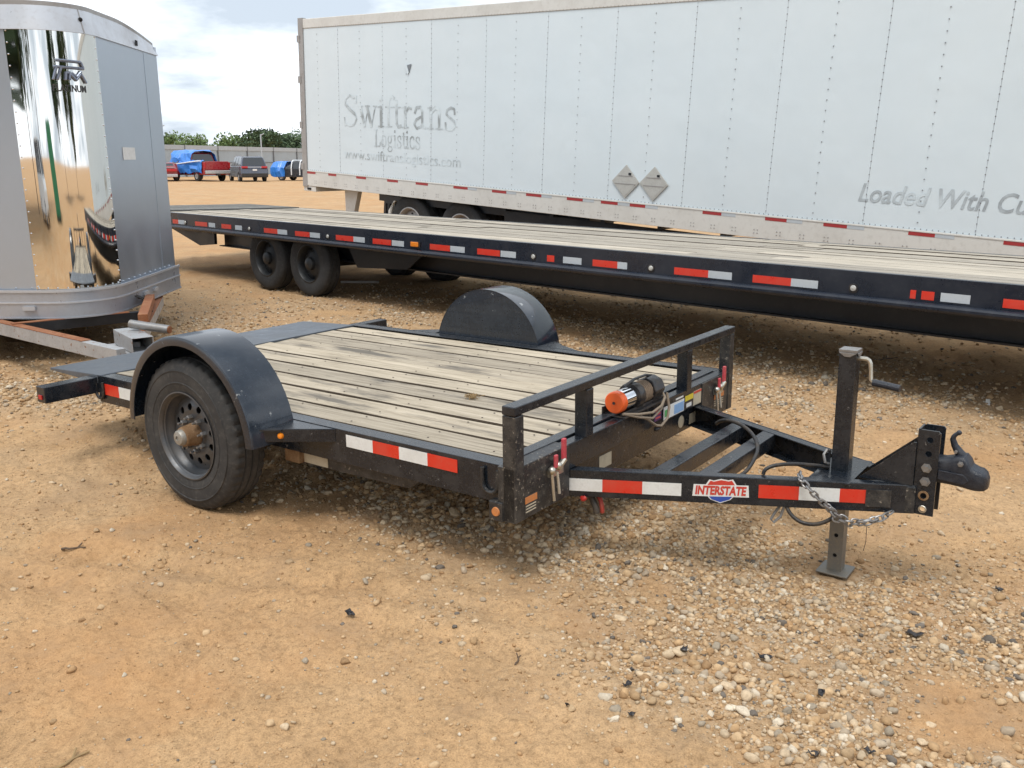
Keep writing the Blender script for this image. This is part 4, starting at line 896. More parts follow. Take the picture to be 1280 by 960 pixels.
# rivets of the polished panel
rv = MB()
for z in np.arange(.66, 2.62, .085):
    for s in (-.075, .632): p = nose(s, .006); rv.sphere((p.x, p.y, z), .0065, 6, 4)
for s in np.arange(-.07, .64, .075): p = nose(s, .006); rv.sphere((p.x, p.y, .645), .0065, 6, 4)
for s in np.arange(.70, 2.0, .13): p = nose(s, .003); rv.sphere((p.x, p.y, .645), .0065, 6, 4)
for s in np.arange(-1.3, -.1, .13): p = nose(s, .003); rv.sphere((p.x, p.y, .645), .0065, 6, 4)
r_ = rv.build('panel_rivets', 'chrome', sk); r_['kind'] = 'stuff'
# emblem: chrome strokes and lettering bent round the nose
def npt(s, z, off): p = nose(s, off); return Vector((p.x, p.y, z))
def stroke(b, pts, r=.011, fl=.6):
    P = []
    for (s0, z0), (s1, z1) in zip(pts[:-1], pts[1:]):
        for k in range(5): P.append((s0+(s1-s0)*k/5, z0+(z1-z0)*k/5))
    P.append(pts[-1]); b.tube([npt(s, z, .016) for s, z in P], r, 6)
eb = MB(); s0, z0 = .225, 2.245
for pts in ([(.03, .165), (.215, .160), (.232, .115)], [(.01, .115), (.235, .112)], [(.0, .02), (.035, .125)], [(.03, .02), (.063, .115)],
            [(.085, .02), (.095, .075), (.125, .075)], [(.115, .02), (.12, .07), (.165, .022), (.205, .075), (.245, .005)], [(.135, .075), (.17, .045), (.21, .09)]):
    stroke(eb, [(s0+a, z0+c) for a, c in pts], .0105)
em = eb.build('emblem', 'emblem_silver', sk, smooth=True)
tv, tf = text_mesh('PLATINUM', .075, 0, .002, .72); xs = [p[0] for p in tv]; k_ = .255/(max(xs)-min(xs)); lo = min(xs)
MB().raw([npt(s0-.01+(u-lo)*k_, 2.180+v*.95, .0065) for u, v in tv], tf).build('lettering', 'dark_sticker', em)
# blank white lot sticker
wall('lot_sticker', .98, 1.26, 1.66, 1.765, .0045, 'white_sticker', 2, .002)
# frame brackets along the band
for s, w_ in ((-.66, .14), (-.20, .10), (.0, .0), (1.05, .10), (1.30, .09)):
    if w_: wall('band_bracket', s, s+w_, .468, .50, .052, 'alu_light', 3, .02)
wall('breakaway_clip', .87, .91, .46, .475, .075, 'plastic_black', 2, .03)
MB().tube([npt(.80, .50, .05), npt(.84, .47, .09), npt(.86, .44, .12)], .008, 6).build('wire_loop', 'black_cable', sk); MB().tube([npt(.84, .50, .05), npt(.89, .46, .10), npt(.91, .44, .13)], .008, 6).build('wire_loop', 'black_cable', sk)
# draw bar: two channels to the coupler, cross member, all relative to the nose
def wbeam(name, a, c, zt, zb, wd_, mats, parent=sk):
    a, c = Vector(a)-SP.xy, Vector(c)-SP.xy; d = c-a; ln = d.length; d.normalize(); M = Matrix(((d.x, -d.y, 0, a.x), (d.y, d.x, 0, a.y), (0, 0, 1, 0), (0, 0, 0, 1)))
    o = MB().box((0, -wd_/2, zb), (ln, wd_/2, zt), M).build(name, mats[0], parent, .004)
    if len(mats) > 1: MB().box((.0, -wd_/2-.002, zt+.0005), (ln*.82, wd_/2+.002, zt+.006), M).build('rusty_flange', mats[1], o)
    return o
wbeam('draw_bar', (-4.75, 7.66), (-2.72, 6.13), .385, .285, .07, ('silver_paint', 'rust'))
wbeam('draw_bar', (-3.43, 8.70), (-2.74, 6.42), .375, .285, .07, ('silver_paint', 'rust'))
wbeam('cross_member', (-3.98, 7.06), (-3.13, 7.75), .392, .31, .06, ('under_frame', 'rust')); wbeam('cross_member', (-4.6, 7.6), (-3.5, 8.55), .392, .33, .05, ('under_frame',))
u = Vector((.62, -.785)); n2 = Vector((.785, .62)); cb0 = Vector((-2.90, 6.62))-SP.xy
Mc = Matrix(((u.x, n2.x, 0, cb0.x), (u.y, n2.y, 0, cb0.y), (0, 0, 1, 0), (0, 0, 0, 1)))
b = MB(); t_ = .006
for lo_, hi_ in (((0, -.075, .33), (.46, -.069, .44)), ((0, .069, .33), (.46, .075, .44)), ((0, -.0685, .434), (.46, .0685, .44)), ((0, -.0685, .33), (.46, .0685, .336))): b.box(lo_, hi_, Mc)
rc = b.build('coupler_tube', 'silver_paint', sk, .003); MB().box((.10, -.068, .337), (.11, .068, .433), Mc).build('tube_core', 'rust', rc)
b = MB(); b.prism([(0, -.12), (.30, -.12), (.44, -.085), (.44, .085), (.30, .12), (0, .12)], .05, lambda q, v, w: tuple(Mc @ Vector((q-.05, v, .275+w)))); b.build('coupler_base', 'silver_paint', rc, .006)
MB().tube([tuple(Mc @ Vector((.12, .02, .487))), tuple(Mc @ Vector((.36, .22, .455)))], .032, 14).build('jack_pipe', 'galvanised', sk, smooth=True)
MB().tube([tuple(Mc @ Vector((.358, .2185, .4553))), tuple(Mc @ Vector((.366, .225, .4545)))], .027, 14).build('pipe_mouth', 'rust', sk)
wbeam('brace_post', (-3.30, 8.16), (-2.93, 7.06), .47, .40, .075, ('rust',))
q = Mc @ Vector((.1, 0, 0)); 
zg = float(ground_z(SP.x+q.x, SP.y+q.y, False)); MB().box((.06, -.09, zg-.02), (.24, .09, .273), Mc).build('timber_block', 'ramp_wood', sk, .006)

# ------------------------------------------------------------------ far vehicles (72 m away)
def car(name, label, cat, loc, rz, Ln, Wd, body, glass_roof, col, wheel_r=.36, ride=.25):
    """side outline lofted across the width with tumblehome; body and glass_roof are (x, z) outlines"""
    t0 = thing(name, label, cat, (loc[0], loc[1], float(ground_z(loc[0], loc[1]))), (0, 0, rz), 'wrecked vehicles parked along the fence')
    def loft(pts, rows, nm, mat):
        b = MB(); n_ = len(pts); vs, fs = [], []
        for (y, inset, zs) in rows:
            cx = sum(p[0] for p in pts)/n_; cz = sum(p[1] for p in pts)/n_
            for (x, z) in pts: vs.append((cx+(x-cx)*inset, y, cz+(z-cz)*zs))
        m_ = len(rows)
        for i in range(m_-1):
            for j in range(n_): fs.append((i*n_+j, i*n_+(j+1) % n_, (i+1)*n_+(j+1) % n_, (i+1)*n_+j))
        fs += [tuple(range(n_)), tuple(range((m_-1)*n_, m_*n_))]
        return b.raw(vs, fs).build(nm, mat, t0, .02)
    h = Wd/2
    bd = loft(body, [(-h, .97, .93), (-h+.06, 1, 1), (h-.06, 1, 1), (h, .97, .93)], 'body', col)
    if glass_roof:
        b = MB(); n_ = len(glass_roof); zt = max(z for x, z in glass_roof); zb = min(z for x, z in glass_roof)
        ins = lambda z: h-.05-.20*(z-zb)/(zt-zb)
        vs = [(x, -ins(z), z) for x, z in glass_roof]+[(x, ins(z), z) for x, z in glass_roof]
        fs = [tuple(range(n_)), tuple(range(2*n_-1, n_-1, -1))]+[(i, i+n_, (i+1) % n_+n_, (i+1) % n_) for i in range(n_)]
        b.raw(vs, fs).build('cabin', col, t0, .02)
        cx = sum(p[0] for p in glass_roof)/n_; cz = (zt+zb)/2
        xs_ = sorted(x for x, z in glass_roof); top = sorted([p for p in glass_roof if p[1] > cz]); bot = sorted([p for p in glass_roof if p[1] <= cz])
        tx0, tx1, bx0, bx1 = top[0][0], top[-1][0], bot[0][0], bot[-1][0]
        za, zc = zb+.06, zt-.09; lerp = lambda a, c, k: a+(c-a)*k
        for sgn in (-1, 1):
            segs = ((.06, .34), (.38, .63), (.67, .93)) if Ln > 4.6 else ((.07, .48), (.53, .92))
            for k0, k1 in segs:
                q = []
                for kk, z in ((k0, za), (k1, za), (k1, zc), (k0, zc)):
                    fz_ = (z-zb)/(zt-zb); x = lerp(lerp(bx0, tx0, fz_), lerp(bx1, tx1, fz_), kk); q.append((x, sgn*(ins(z)+.012), z))
                q2 = [(x, y-sgn*.03, z) for x, y, z in q]; f_ = ((0, 1, 2, 3), (7, 6, 5, 4), (0, 4, 5, 1), (1, 5, 6, 2), (2, 6, 7, 3), (3, 7, 4, 0))
                MB().raw(q+q2, f_).build('side_window', 'car_glass', t0)
        for xb, xt, nm, sg in ((bx0, tx0, 'rear_window', -1), (bx1, tx1, 'windscreen', 1)):
            q = []
            for y_, z in ((-1, za), (1, za), (1, zc), (-1, zc)):
                fz_ = (z-zb)/(zt-zb); q.append((lerp(xb, xt, fz_)+sg*.014, y_*(ins(z)-.09), z))
            q2 = [(x-sg*.03, y, z) for x, y, z in q]; MB().raw(q+q2, ((0, 1, 2, 3), (7, 6, 5, 4), (0, 4, 5, 1), (1, 5, 6, 2), (2, 6, 7, 3), (3, 7, 4, 0))).build(nm, 'car_glass', t0)
    x0 = min(p[0] for p in body); x1 = max(p[0] for p in body)
    for x in (x0+Ln*.2, x1-Ln*.19):
        for sgn in (-1, 1):
            e = bpy.data.objects.new('wheel', None); COL.objects.link(e); e.parent = t0; e.location = (x, sgn*(h-.10), wheel_r-.01)
            MB().lathe([(wheel_r*.6, .12), (wheel_r*.95, .12), (wheel_r, .09), (wheel_r, -.1), (wheel_r*.6, -.1)], 24, lambda a, c, w, sgn=sgn: (a, sgn*w, c)).build('tyre', 'rubber_far', e, smooth=True)
            MB().lathe([(wheel_r*.64, .115), (wheel_r*.55, .09), (wheel_r*.2, .11), (0, .115)], 18, lambda a, c, w, sgn=sgn: (a, sgn*w, c)).build('rim', 'car_silver', e, smooth=True)
    return t0, h, x0, x1
YAW_C = R(118)   # noses away from the viewer and to the left; tails face the yard
def cpos(px, dep): return ((px-640)/1125*dep*1.0, dep)
# SUV
suv_b = [(-2.50, .35), (-2.42, .3), (2.3, .3), (2.5, .45), (2.52, .75), (2.3, .95), (1.35, 1.08), (-2.40, 1.10), (-2.55, .9), (-2.58, .55)]
suv_g = [(-2.38, 1.09), (-2.12, 1.68), (-1.9, 1.78), (.1, 1.80), (.55, 1.72), (1.35, 1.09)]
t0, h, x0, x1 = car('suv', 'slate blue sport utility vehicle parked with its rear to the yard', 'suv', cpos(318, 75), YAW_C, 5.1, 1.98, suv_b, suv_g, 'suv_slate')
for sgn in (-1, 1): bx('tail_lamp', (-2.60, sgn*.72-.22, .96), (-2.46, sgn*.72+.22, 1.10), 'tail_lens', t0, .02)
t0.scale = (1.06, 1.06, 1.08)
bx('chrome_strip', (-2.602, -.5, 1.02), (-2.55, .5, 1.06), 'car_silver', t0); bx('rear_bumper', (-2.66, -.95, .34), (-2.50, .95, .60), 'car_trim', t0, .03); bx('number_plate', (-2.62, -.16, .78), (-2.585, .16, .9), 'white_sticker', t0)
for sgn in (-1, 1): bx('roof_rail', (-1.9, sgn*.68-.02, 1.80), (.2, sgn*.68+.02, 1.85), 'car_silver', t0)
# tarp-covered pickup with red tailgate
pk_b = [(-2.75, .5), (-2.7, .42), (2.6, .38), (2.8, .5), (2.82, .95), (2.6, 1.12), (1.25, 1.2), (-2.75, 1.28)]
pk_g = [(-.75, 1.2), (-.62, 1.82), (-.45, 1.9), (.75, 1.9), (1.35, 1.2)]
t0, h, x0, x1 = PK = car('pickup_truck', 'red pickup truck wrapped in blue tarpaulin with its tailgate showing', 'truck', cpos(259, 75.5), R(135), 5.6, 2.0, pk_b, pk_g, 'truck_red', .4)
t0.scale = (1.14, 1.12, 1.16)
bx('tailgate', (-2.80, -.86, .78), (-2.74, .86, 1.32), 'truck_red', t0, .02); bx('rear_bumper', (-2.92, -.95, .50), (-2.76, .95, .72), 'car_silver', t0, .03); bx('tow_hitch', (-2.96, -.12, .38), (-2.7, .12, .5), 'car_trim', t0)
for sgn in (-1, 1): bx('tail_lamp', (-2.81, sgn*.93-.06, .85), (-2.72, sgn*.93+.06, 1.25), 'tail_lens', t0, .01)
def sheet(nm, grid, mat, par):
    n_, m_ = len(grid), len(grid[0]); vs = [p for r_ in grid for p in r_]; fs = [(i*m_+j, i*m_+j+1, (i+1)*m_+j+1, (i+1)*m_+j) for i in range(n_-1) for j in range(m_-1)]
    o = MB().raw(vs, fs).build(nm, mat, par); s_ = o.modifiers.new('thick', 'SOLIDIFY'); s_.thickness = .012; return o
def tarp(par, x0, x1, prof, seed, nm='tarpaulin'):
    g = []
    for i in range(15):
        x = x0+(x1-x0)*i/14; row = []
        for j, (y, z) in enumerate(prof): k = float(vnoise(i*.7, j*.9, 1., seed)); row.append((x+.12*k, y+.16*k*(1 if y > 0 else -1), z+.16*float(vnoise(i*.9, j*1.1, 1., seed+3))))
        g.append(row)
    return sheet(nm, g, 'tarp_blue', par)
tarp(t0, -2.55, .9, [(1.12, .55), (1.14, .8), (1.13, 1.05), (1.1, 1.25), (1.0, 1.36), (.8, 1.38)], 31)
tarp(t0, -.9, 2.3, [(1.05, 1.30), (.98, 1.55), (.88, 1.85), (.6, 2.06), (0, 2.1), (-.6, 2.06), (-.9, 1.8), (-1.05, 1.3)], 37)
MB().tube([(-2.6, 1.15, 1.36), (-1.4, 1.16, 1.30), (0, 1.17, 1.2), (1.0, 1.15, 1.15)], .045, 6).build('tarp_fold', 'strap_white', t0)
# left car
lc_b = [(-2.3, .45), (-2.25, .3), (2.1, .28), (2.35, .4), (2.35, .65), (2.1, .78), (1.1, .92), (-1.5, 1.0), (-2.25, 1.02), (-2.36, .8)]
lc_g = [(-1.85, .98), (-1.1, 1.40), (.1, 1.44), (1.15, .93)]
t0, h, x0, x1 = car('sedan', 'maroon and silver sedan beside the tarpaulin wrapped pickup', 'car', cpos(217, 74), R(112), 4.7, 1.85, lc_b, lc_g, 'car_maroon', .33)
bx('rear_bumper', (-2.42, -.9, .33), (-2.28, .9, .55), 'car_silver', t0, .03); bx('light_bar', (-2.38, -.85, .75), (-2.33, .85, .95), 'tail_lens', t0, .01); bx('boot_lid', (-2.3, -.7, 1.02), (-1.6, .7, 1.05), 'car_silver', t0)
# dark hatchback with straps
dc_b = [(-2.0, .35), (-1.95, .28), (2.0, .28), (2.2, .4), (2.2, .7), (2.0, .85), (1.1, .98), (-2.0, 1.0), (-2.08, .7)]
dc_g = [(-1.9, .98), (-1.6, 1.48), (-1.2, 1.56), (.15, 1.56), (1.15, .97)]
t0, h, x0, x1 = car('hatchback', 'dark hatchback tied with white straps and a blue tarpaulin over its nose', 'car', cpos(384, 77), R(160), 4.3, 1.85, dc_b, dc_g, 'car_dark', .33)
for x in (-1.25, -.45, .35):
    MB().tube([(x, .97, .45), (x, .97, 1.0), (x+.02, .78, 1.5), (x+.02, .6, 1.62), (x+.02, -.6, 1.62), (x, -.97, 1.0), (x, -.97, .5)], .05, 6).build('strap', 'strap_white', t0)
tarp(t0, 1.0, 2.35, [(1.0, .35), (1.02, .7), (.95, 1.05), (.6, 1.5), (0, 1.55), (-.6, 1.4), (-1.0, .8)], 41)

# ------------------------------------------------------------------ fence behind the vehicles
FA, FB_ = Vector((-35.4, 71.5)), Vector((-14, 166.)); fd = (FB_-FA); fln = fd.length; fang = math.atan2(fd.y, fd.x); FHT = 3.0
fe = thing('metal_fence', 'tall corrugated grey metal fence running behind the parked vehicles', 'fence', (FA.x, FA.y, 0), (0, 0, fang))
b = MB(); n_ = 120; vs, fs = [], []
for i in range(n_+1):
    y = .022*(1 if (i//2) % 2 else -1)
    vs += [(6.0*i/n_, y, -.25), (6.0*i/n_, y, FHT)]
for i in range(n_): fs.append((2*i, 2*i+2, 2*i+3, 2*i+1))
b.raw(vs, fs); pm = b.mesh('fence_panel', 'fence_metal'); pmm = MB().box((-.05, .04, -.3), (.05, .14, FHT+.05)).mesh('fence_post', 'fence_post')
for k in range(int(fln/6)):
    x = k*6.0; q = FA+fd*(x/fln)
    o = link('fence_panel', pm, fe); o.location = (x, 0, 0); s_ = o.modifiers.new('thick', 'SOLIDIFY'); s_.thickness = .006
    o = link('fence_post', pmm, fe); o.location = (x, -.19, 0)
    bx('fence_rail', (x+.05, -.10, FHT-.38), (x+5.95, -.03, FHT+.04), 'fence_rail', fe); bx('fence_rail', (x+.05, -.09, 1.35), (x+5.95, -.03, 1.43), 'fence_post', fe)
for px, top, dep in ((218, 4.6, 83), (337, 3.9, 84)):
    x, y = cpos(px, dep); p_ = MB(); p_.tube([(0, 0, -.2), (0, 0, top)], .06, 8); p_.tube([(0, 0, top-.1), (.3, 0, top+.06)], .04, 6)
    o = p_.build('yard_pole', 'fence_rail'); o.location = (x, y, 0); tag(o, 'thin grey pole rising above the fence behind the pickup truck' if px < 300 else 'thin grey pole rising above the fence behind the suv', 'pole', 'poles along the fence')

# ------------------------------------------------------------------ trees
def tree(name, label, x, y, H, Wc, mat, seed, group, nl=2600, leaf=.36, low=.25):
    r = np.random.default_rng(seed); z0 = float(ground_z(x, y))
    t0 = thing(name, label, 'tree', (x, y, z0), (0, 0, r.uniform(0, 6)), group)
    b = MB(); b.tube([(0, 0, -.3), (.05, .02, H*.25), (.12, -.08, H*.5), (.05, .1, H*.8)], [.05*H**.8*.5, .04*H**.8*.5, .02*H**.8*.5, .05], 8)
    cl = []
    for k in range(11):
        a = r.uniform(0, 6.28); rr = Wc*.5*r.uniform(.35, .95)**.7; zz = H*r.uniform(low+.12, .90); rr *= math.sqrt(max(.12, 1-((zz/H-.55)/.5)**2))
        p = (rr*math.cos(a), rr*math.sin(a), zz); cl.append((p, r.uniform(.16, .30)*Wc)); b.tube([(.05, 0, H*r.uniform(.25, .55)), (p[0]*.5, p[1]*.5, zz*.85), p], [.02*H**.8*.4, .012*H**.8*.4, .02], 5)
    b.build('trunk', 'bark', t0)
    cl.append(((0, 0, H*.86), .2*Wc)); vs, fs = [], []
    ci = r.integers(0, len(cl), nl); dv = r.normal(size=(nl, 3)); dv /= np.linalg.norm(dv, axis=1)[:, None]; rad = r.uniform(.25, 1.05, nl)**.6
    for k in range(nl):
        (c, s_) = cl[ci[k]]; p = Vector(c)+Vector(dv[k])*s_*rad[k]*Vector((1, 1, .75)).length/1.6
        u_ = Vector(r.normal(size=3)).normalized(); w_ = u_.orthogonal().normalized(); sz = leaf*r.uniform(.5, 1.2)
        o = len(vs); vs += [p-u_*sz, p+w_*sz*.55, p+u_*sz, p-w_*sz*.55]; fs.append((o, o+1, o+2, o+3))
    MB().raw(vs, fs).build('crown', mat, t0)
tl = [(206, 100, 8.2, 6.5, 'leaf_light'), (219, 118, 7.4, 6.5, 'leaf_light'), (232, 122, 7.2, 7, 'leaf_dark'), (247, 112, 8.0, 8.5, 'leaf_light'), (256, 116, 6.8, 6, 'leaf_light'), (297, 118, 7.2, 5.5, 'leaf_dark'), (307, 114, 8.0, 8, 'leaf_light'), (321, 120, 7.2, 7, 'leaf_light'),
      (336, 108, 8.8, 8, 'leaf_dark'), (347, 112, 9.8, 8.5, 'leaf_dark'), (359, 118, 9.0, 7.5, 'leaf_dark'), (370, 110, 9.2, 6, 'leaf_dark'), (383, 114, 9.0, 9, 'leaf_dark')]
for i, (px, dep, H, wc, mt) in enumerate(tl):
    dep, H, wc = dep*1.75, H*.82-.8, wc*1.15; x, y = cpos(px, dep)
    tree('yard_tree', ('light' if mt == 'leaf_light' else 'dark')+' green leafy tree beyond the fence behind the '+('sedan' if px < 225 else 'pickup truck' if px < 275 else 'suv' if px < 330 else 'hatchback'), x, y, H, wc, mt, 100+i, 'light green trees beyond the fence' if mt == 'leaf_light' else 'dark green trees beyond the fence')
for i, (x, y, H, wc) in enumerate(((-13, -13, 15, 13), (-6, -24, 19, 15), (20, -22, 10, 9), (34, -14, 11, 10), (-26, -14, 12, 11))):
    tree('yard_tree', 'tall tree mirrored in the polished trailer nose', x, y, H, wc, 'leaf_dark', 300+i, 'trees mirrored in the trailer nose', 2600, .6)

# seen only in the polished nose: a white van and a green container behind the viewer
vn_b = [(-2.6, .4), (-2.5, .3), (2.4, .3), (2.6, .45), (2.62, .9), (2.4, 1.12), (1.9, 1.2), (-2.55, 1.2), (-2.65, .9)]
vn_g = [(-2.55, 1.19), (-2.45, 2.1), (-2.2, 2.2), (1.0, 2.2), (1.3, 2.1), (2.1, 1.19)]
t0, h, x0, x1 = car('van', 'white van mirrored in the polished trailer nose', 'van', (-7.2, -10), R(35), 5.2, 1.98, vn_b, vn_g, 'strap_white')
for k_ in ('group',): del t0[k_]
gcn = thing('storage_container', 'green ribbed container mirrored in the polished trailer nose', 'container', (2.3, -14, float(ground_z(2.3, -14))), (0, 0, .4))
bx('container_shell', (-1.2, -3, .12), (1.2, 3, 2.6), 'container_green', gcn, .02); bx('container_base', (-1.22, -3.02, -.02), (1.22, 3.02, .119), 'car_trim', gcn)
for k in range(12): bx('wall_rib', (-1.24, -2.85+k*.5, .2), (-1.2005, -2.65+k*.5, 2.5), 'container_green', gcn); bx('wall_rib', (1.2005, -2.85+k*.5, .2), (1.24, -2.65+k*.5, 2.5), 'container_green', gcn)
for x in (-.6, .6): bx('container_door', (x-.55, 3.0005, .2), (x+.55, 3.05, 2.5), 'container_green', gcn, .01); bx('lock_rod', (x-.02, 3.055, .15), (x+.02, 3.09, 2.55), 'post_grey', gcn)

# ------------------------------------------------------------------ stones and gravel
def ico(sub):
    import bmesh
    bm = bmesh.new(); bmesh.ops.create_icosphere(bm, subdivisions=sub, radius=1.); bm.verts.ensure_lookup_table()
    v = np.array([p.co[:] for p in bm.verts]); f = np.array([[q.index for q in p.verts] for p in bm.faces]); bm.free(); return v, f
I1, F1 = ico(1); I2, F2 = ico(2); I3, F3 = ico(3)
def shape(base, r, amp, flat):
    d = base/np.linalg.norm(base, axis=1)[:, None]; k = np.ones(len(d))
    for _ in range(12):
        n_ = r.normal(size=3); n_ /= np.linalg.norm(n_); c = r.uniform(.50, .86); dt = d@n_; k = np.minimum(k, np.where(dt > .05, c/np.maximum(dt, .05), 9))
    p = d*(k+amp*r.normal(size=len(d))*.5)[:, None]; return p*np.array([1, r.uniform(.65, .95), flat])
TINTS = np.array([(.50, .345, .195), (.55, .42, .275), (.45, .29, .15), (.43, .34, .24), (.34, .28, .205), (.60, .51, .385), (.37, .225, .11), (.16, .135, .11)])
TP = np.array([.27, .20, .20, .10, .05, .05, .10, .03])
def rot_rand(r, n):
    q = r.normal(size=(n, 4)); q /= np.linalg.norm(q, axis=1)[:, None]; w, x, y, z = q.T
    return np.stack([np.stack([1-2*(y*y+z*z), 2*(x*y-z*w), 2*(x*z+y*w)], -1), np.stack([2*(x*y+z*w), 1-2*(x*x+z*z), 2*(y*z-x*w)], -1), np.stack([2*(x*z-y*w), 2*(y*z+x*w), 1-2*(x*x+y*y)], -1)], 1)
def in_view(x, y): # anything the yard in front of the camera shows, with room to step aside
    return (y > 1.7) & (np.abs(x) < .72*y+.7)
def merged(name, label, XY, S, base, faces, r, amp, sink=.42):
    n = len(S); nv = 8; shp = [shape(base, r, amp, r.uniform(.5, .8)) for _ in range(nv)]
    which = r.integers(0, nv, n); yaw = r.uniform(0, 2*math.pi, n); V0 = np.stack(shp)[which]*S[:, None, None]
    tilt = r.normal(0, .35, n); ct, st__ = np.cos(tilt), np.sin(tilt); V = V0.copy(); V[..., 1] = V0[..., 1]*ct[:, None]-V0[..., 2]*st__[:, None]; V[..., 2] = V0[..., 1]*st__[:, None]+V0[..., 2]*ct[:, None]
    c, s_ = np.cos(yaw)[:, None], np.sin(yaw)[:, None]; X = V[..., 0]*c-V[..., 1]*s_; Y = V[..., 0]*s_+V[..., 1]*c; Z = V[..., 2]
    gz_ = ground_z(XY[:, 0], XY[:, 1]); X = X+XY[:, 0:1]; Y = Y+XY[:, 1:2]; Z = Z+(gz_+S*.5*(1-sink*1.6))[:, None]
    P = np.stack([X, Y, Z], -1).reshape(-1, 3); k = base.shape[0]; Fa = (faces[None]+(np.arange(n)*k)[:, None, None]).reshape(-1, 3)
    me = bpy.data.meshes.new(name); me.vertices.add(len(P)); me.vertices.foreach_set('co', P.ravel().astype(np.float32))
    me.loops.add(Fa.size); me.loops.foreach_set('vertex_index', Fa.ravel().astype(np.int32)); me.polygons.add(len(Fa)); me.polygons.foreach_set('loop_start', np.arange(0, Fa.size, 3, dtype=np.int32)); me.polygons.foreach_set('loop_total', np.full(len(Fa), 3, np.int32))
    me.update(calc_edges=True)
    col = TINTS[r.choice(len(TINTS), n, p=TP/TP.sum())]*r.uniform(.75, 1.12, (n, 1)); a = me.attributes.new('tint', 'FLOAT_COLOR', 'POINT')
    a.data.foreach_set('color', np.repeat(np.concatenate([col, np.ones((n, 1))], 1), k, 0).ravel().astype(np.float32)); me.materials.append(MATS['stone'])
    o = link(name, me); tag(o, label, None, None, 'stuff'); return o
def scatter(r, n, ymin, ymax, pw=1.0, base=.0):
    out = []
    while sum(len(o) for o in out) < n:
        m_ = 60000; u_ = r.uniform(0, 1, m_); y = ymin*(ymax/ymin)**u_; x = r.uniform(-1, 1, m_)*(.66*y+.35)
        d = gravel_density(x, y); keep = in_view(x, y) & (np.hypot(x-1.38, y-3.53) > .11) & (r.uniform(0, 1, m_) < np.clip(d, 0, 1)**pw+base); out.append(np.stack([x[keep], y[keep]], -1))
    return np.concatenate(out)[:n]
rg = np.random.default_rng(5)
XY = scatter(rg, 56000, 1.75, 12, 1.3, .018); S = .0038+.0115*rg.uniform(0, 1, len(XY))**2.2; S *= np.clip(XY[:, 1]/3.2, .75, 2.2)**.75
merged('gravel', 'loose tan and grey gravel strewn over the dirt', XY, S, I1, F1, rg, .10)
XY = scatter(rg, 6500, 1.8, 11, 1.8, .010); S = .012+.014*rg.uniform(0, 1, len(XY))**2; S *= np.clip(XY[:, 1]/4., .8, 1.6)**.6
merged('coarse_gravel', 'coarser tan pebbles heaped in ridges around the small trailer', XY, S, I2, F2, rg, .05)
XY = scatter(rg, 52000, 1.72, 6.5, .5, .75); S = .0016+.0030*rg.uniform(0, 1, len(XY))**2; S *= np.clip(XY[:, 1]/3., .8, 1.6)
O8 = np.array([(1, 0, 0), (-1, 0, 0), (0, 1, 0), (0, -1, 0), (0, 0, 1), (0, 0, -1)], float); FO = np.array([(0, 2, 4), (2, 1, 4), (1, 3, 4), (3, 0, 4), (2, 0, 5), (1, 2, 5), (3, 1, 5), (0, 3, 5)])
TINTS_, TP_ = TINTS, TP; TINTS = np.array([(.47, .29, .145), (.42, .255, .125), (.53, .37, .215), (.28, .17, .085)]); TP = np.array([.4, .3, .15, .15])
merged('soil_crumbs', 'fine crumbs of orange tan soil on the clay', XY, S, O8, FO, rg, .25, .5); TINTS, TP = TINTS_, TP_
def ridge(r, n, spots):
    out = []
    for (cx, cy, sx, sy, an, k) in spots:
        u_, w_ = r.normal(0, sx*.7, int(n*k)), r.normal(0, sy*.7, int(n*k)); out.append(np.stack([cx+u_*math.cos(an)-w_*math.sin(an), cy+u_*math.sin(an)+w_*math.cos(an)], -1))
    return np.concatenate(out)
XY = ridge(rg, 900, [(-.35, 4.12, .75, .16, -.52, .30), (1.05, 2.22, .9, .17, -.55, .30), (.80, 2.72, .35, .15, -.5, .10), (.35, 3.55, .6, .25, -.5, .14), (1.75, 2.9, .7, .35, -.55, .16)])
XY = XY[np.hypot(XY[:, 0]-1.38, XY[:, 1]-3.53) > .13]; S = .011+.019*rg.uniform(0, 1, len(XY))**1.7
merged('ridge_stones', 'thick scatter of pale tan stones along the gravel ridges', XY, S, I2, F2, rg, .04)
# single stones
smesh = []
for k in range(12):
    r = np.random.default_rng(900+k); p = shape(I3, r, .025, r.uniform(.55, .85)); me = bpy.data.meshes.new('stone'); me.from_pydata([tuple(q) for q in p], [], [tuple(int(i) for i in f) for f in F3]); me.materials.append(MATS['stone'])
    tt = TINTS[[0, 1, 1, 5, 3, 0, 2, 5, 1, 3, 0, 6][k]]; a = me.attributes.new('tint', 'FLOAT_COLOR', 'POINT'); a.data.foreach_set('color', np.tile(np.append(tt, 1), len(me.vertices)).astype(np.float32))
    me.polygons.foreach_set('use_smooth', [True]*len(me.polygons)); smesh.append(me)
def stone(x, y, s, k, label, group, sc=(1, 1, 1)):
    o = link('stone', smesh[k]); o.scale = (s*sc[0], s*sc[1], s*sc[2]); o.rotation_euler = (rg.normal(0, .2), rg.normal(0, .2), rg.uniform(0, 6.28)); o.location = (x, y, float(ground_z(x, y))+s*.18)
    return tag(o, label, 'stone', group)
XY = scatter(rg, 170, 1.95, 6.8, 1.6, .01)
CT = ['tan', 'tan', 'tan', 'white', 'grey', 'tan', 'brown', 'white', 'tan', 'grey', 'tan', 'brown']
GRP = {'tan': ('rounded tan stone lying loose in the gravel', 'tan stones in the gravel'), 'white': ('off white stone lying loose in the gravel', 'off white stones in the gravel'), 'grey': ('grey stone lying loose in the gravel', 'grey stones in the gravel'), 'brown': ('dull brown stone lying loose in the gravel', 'brown stones in the gravel')}
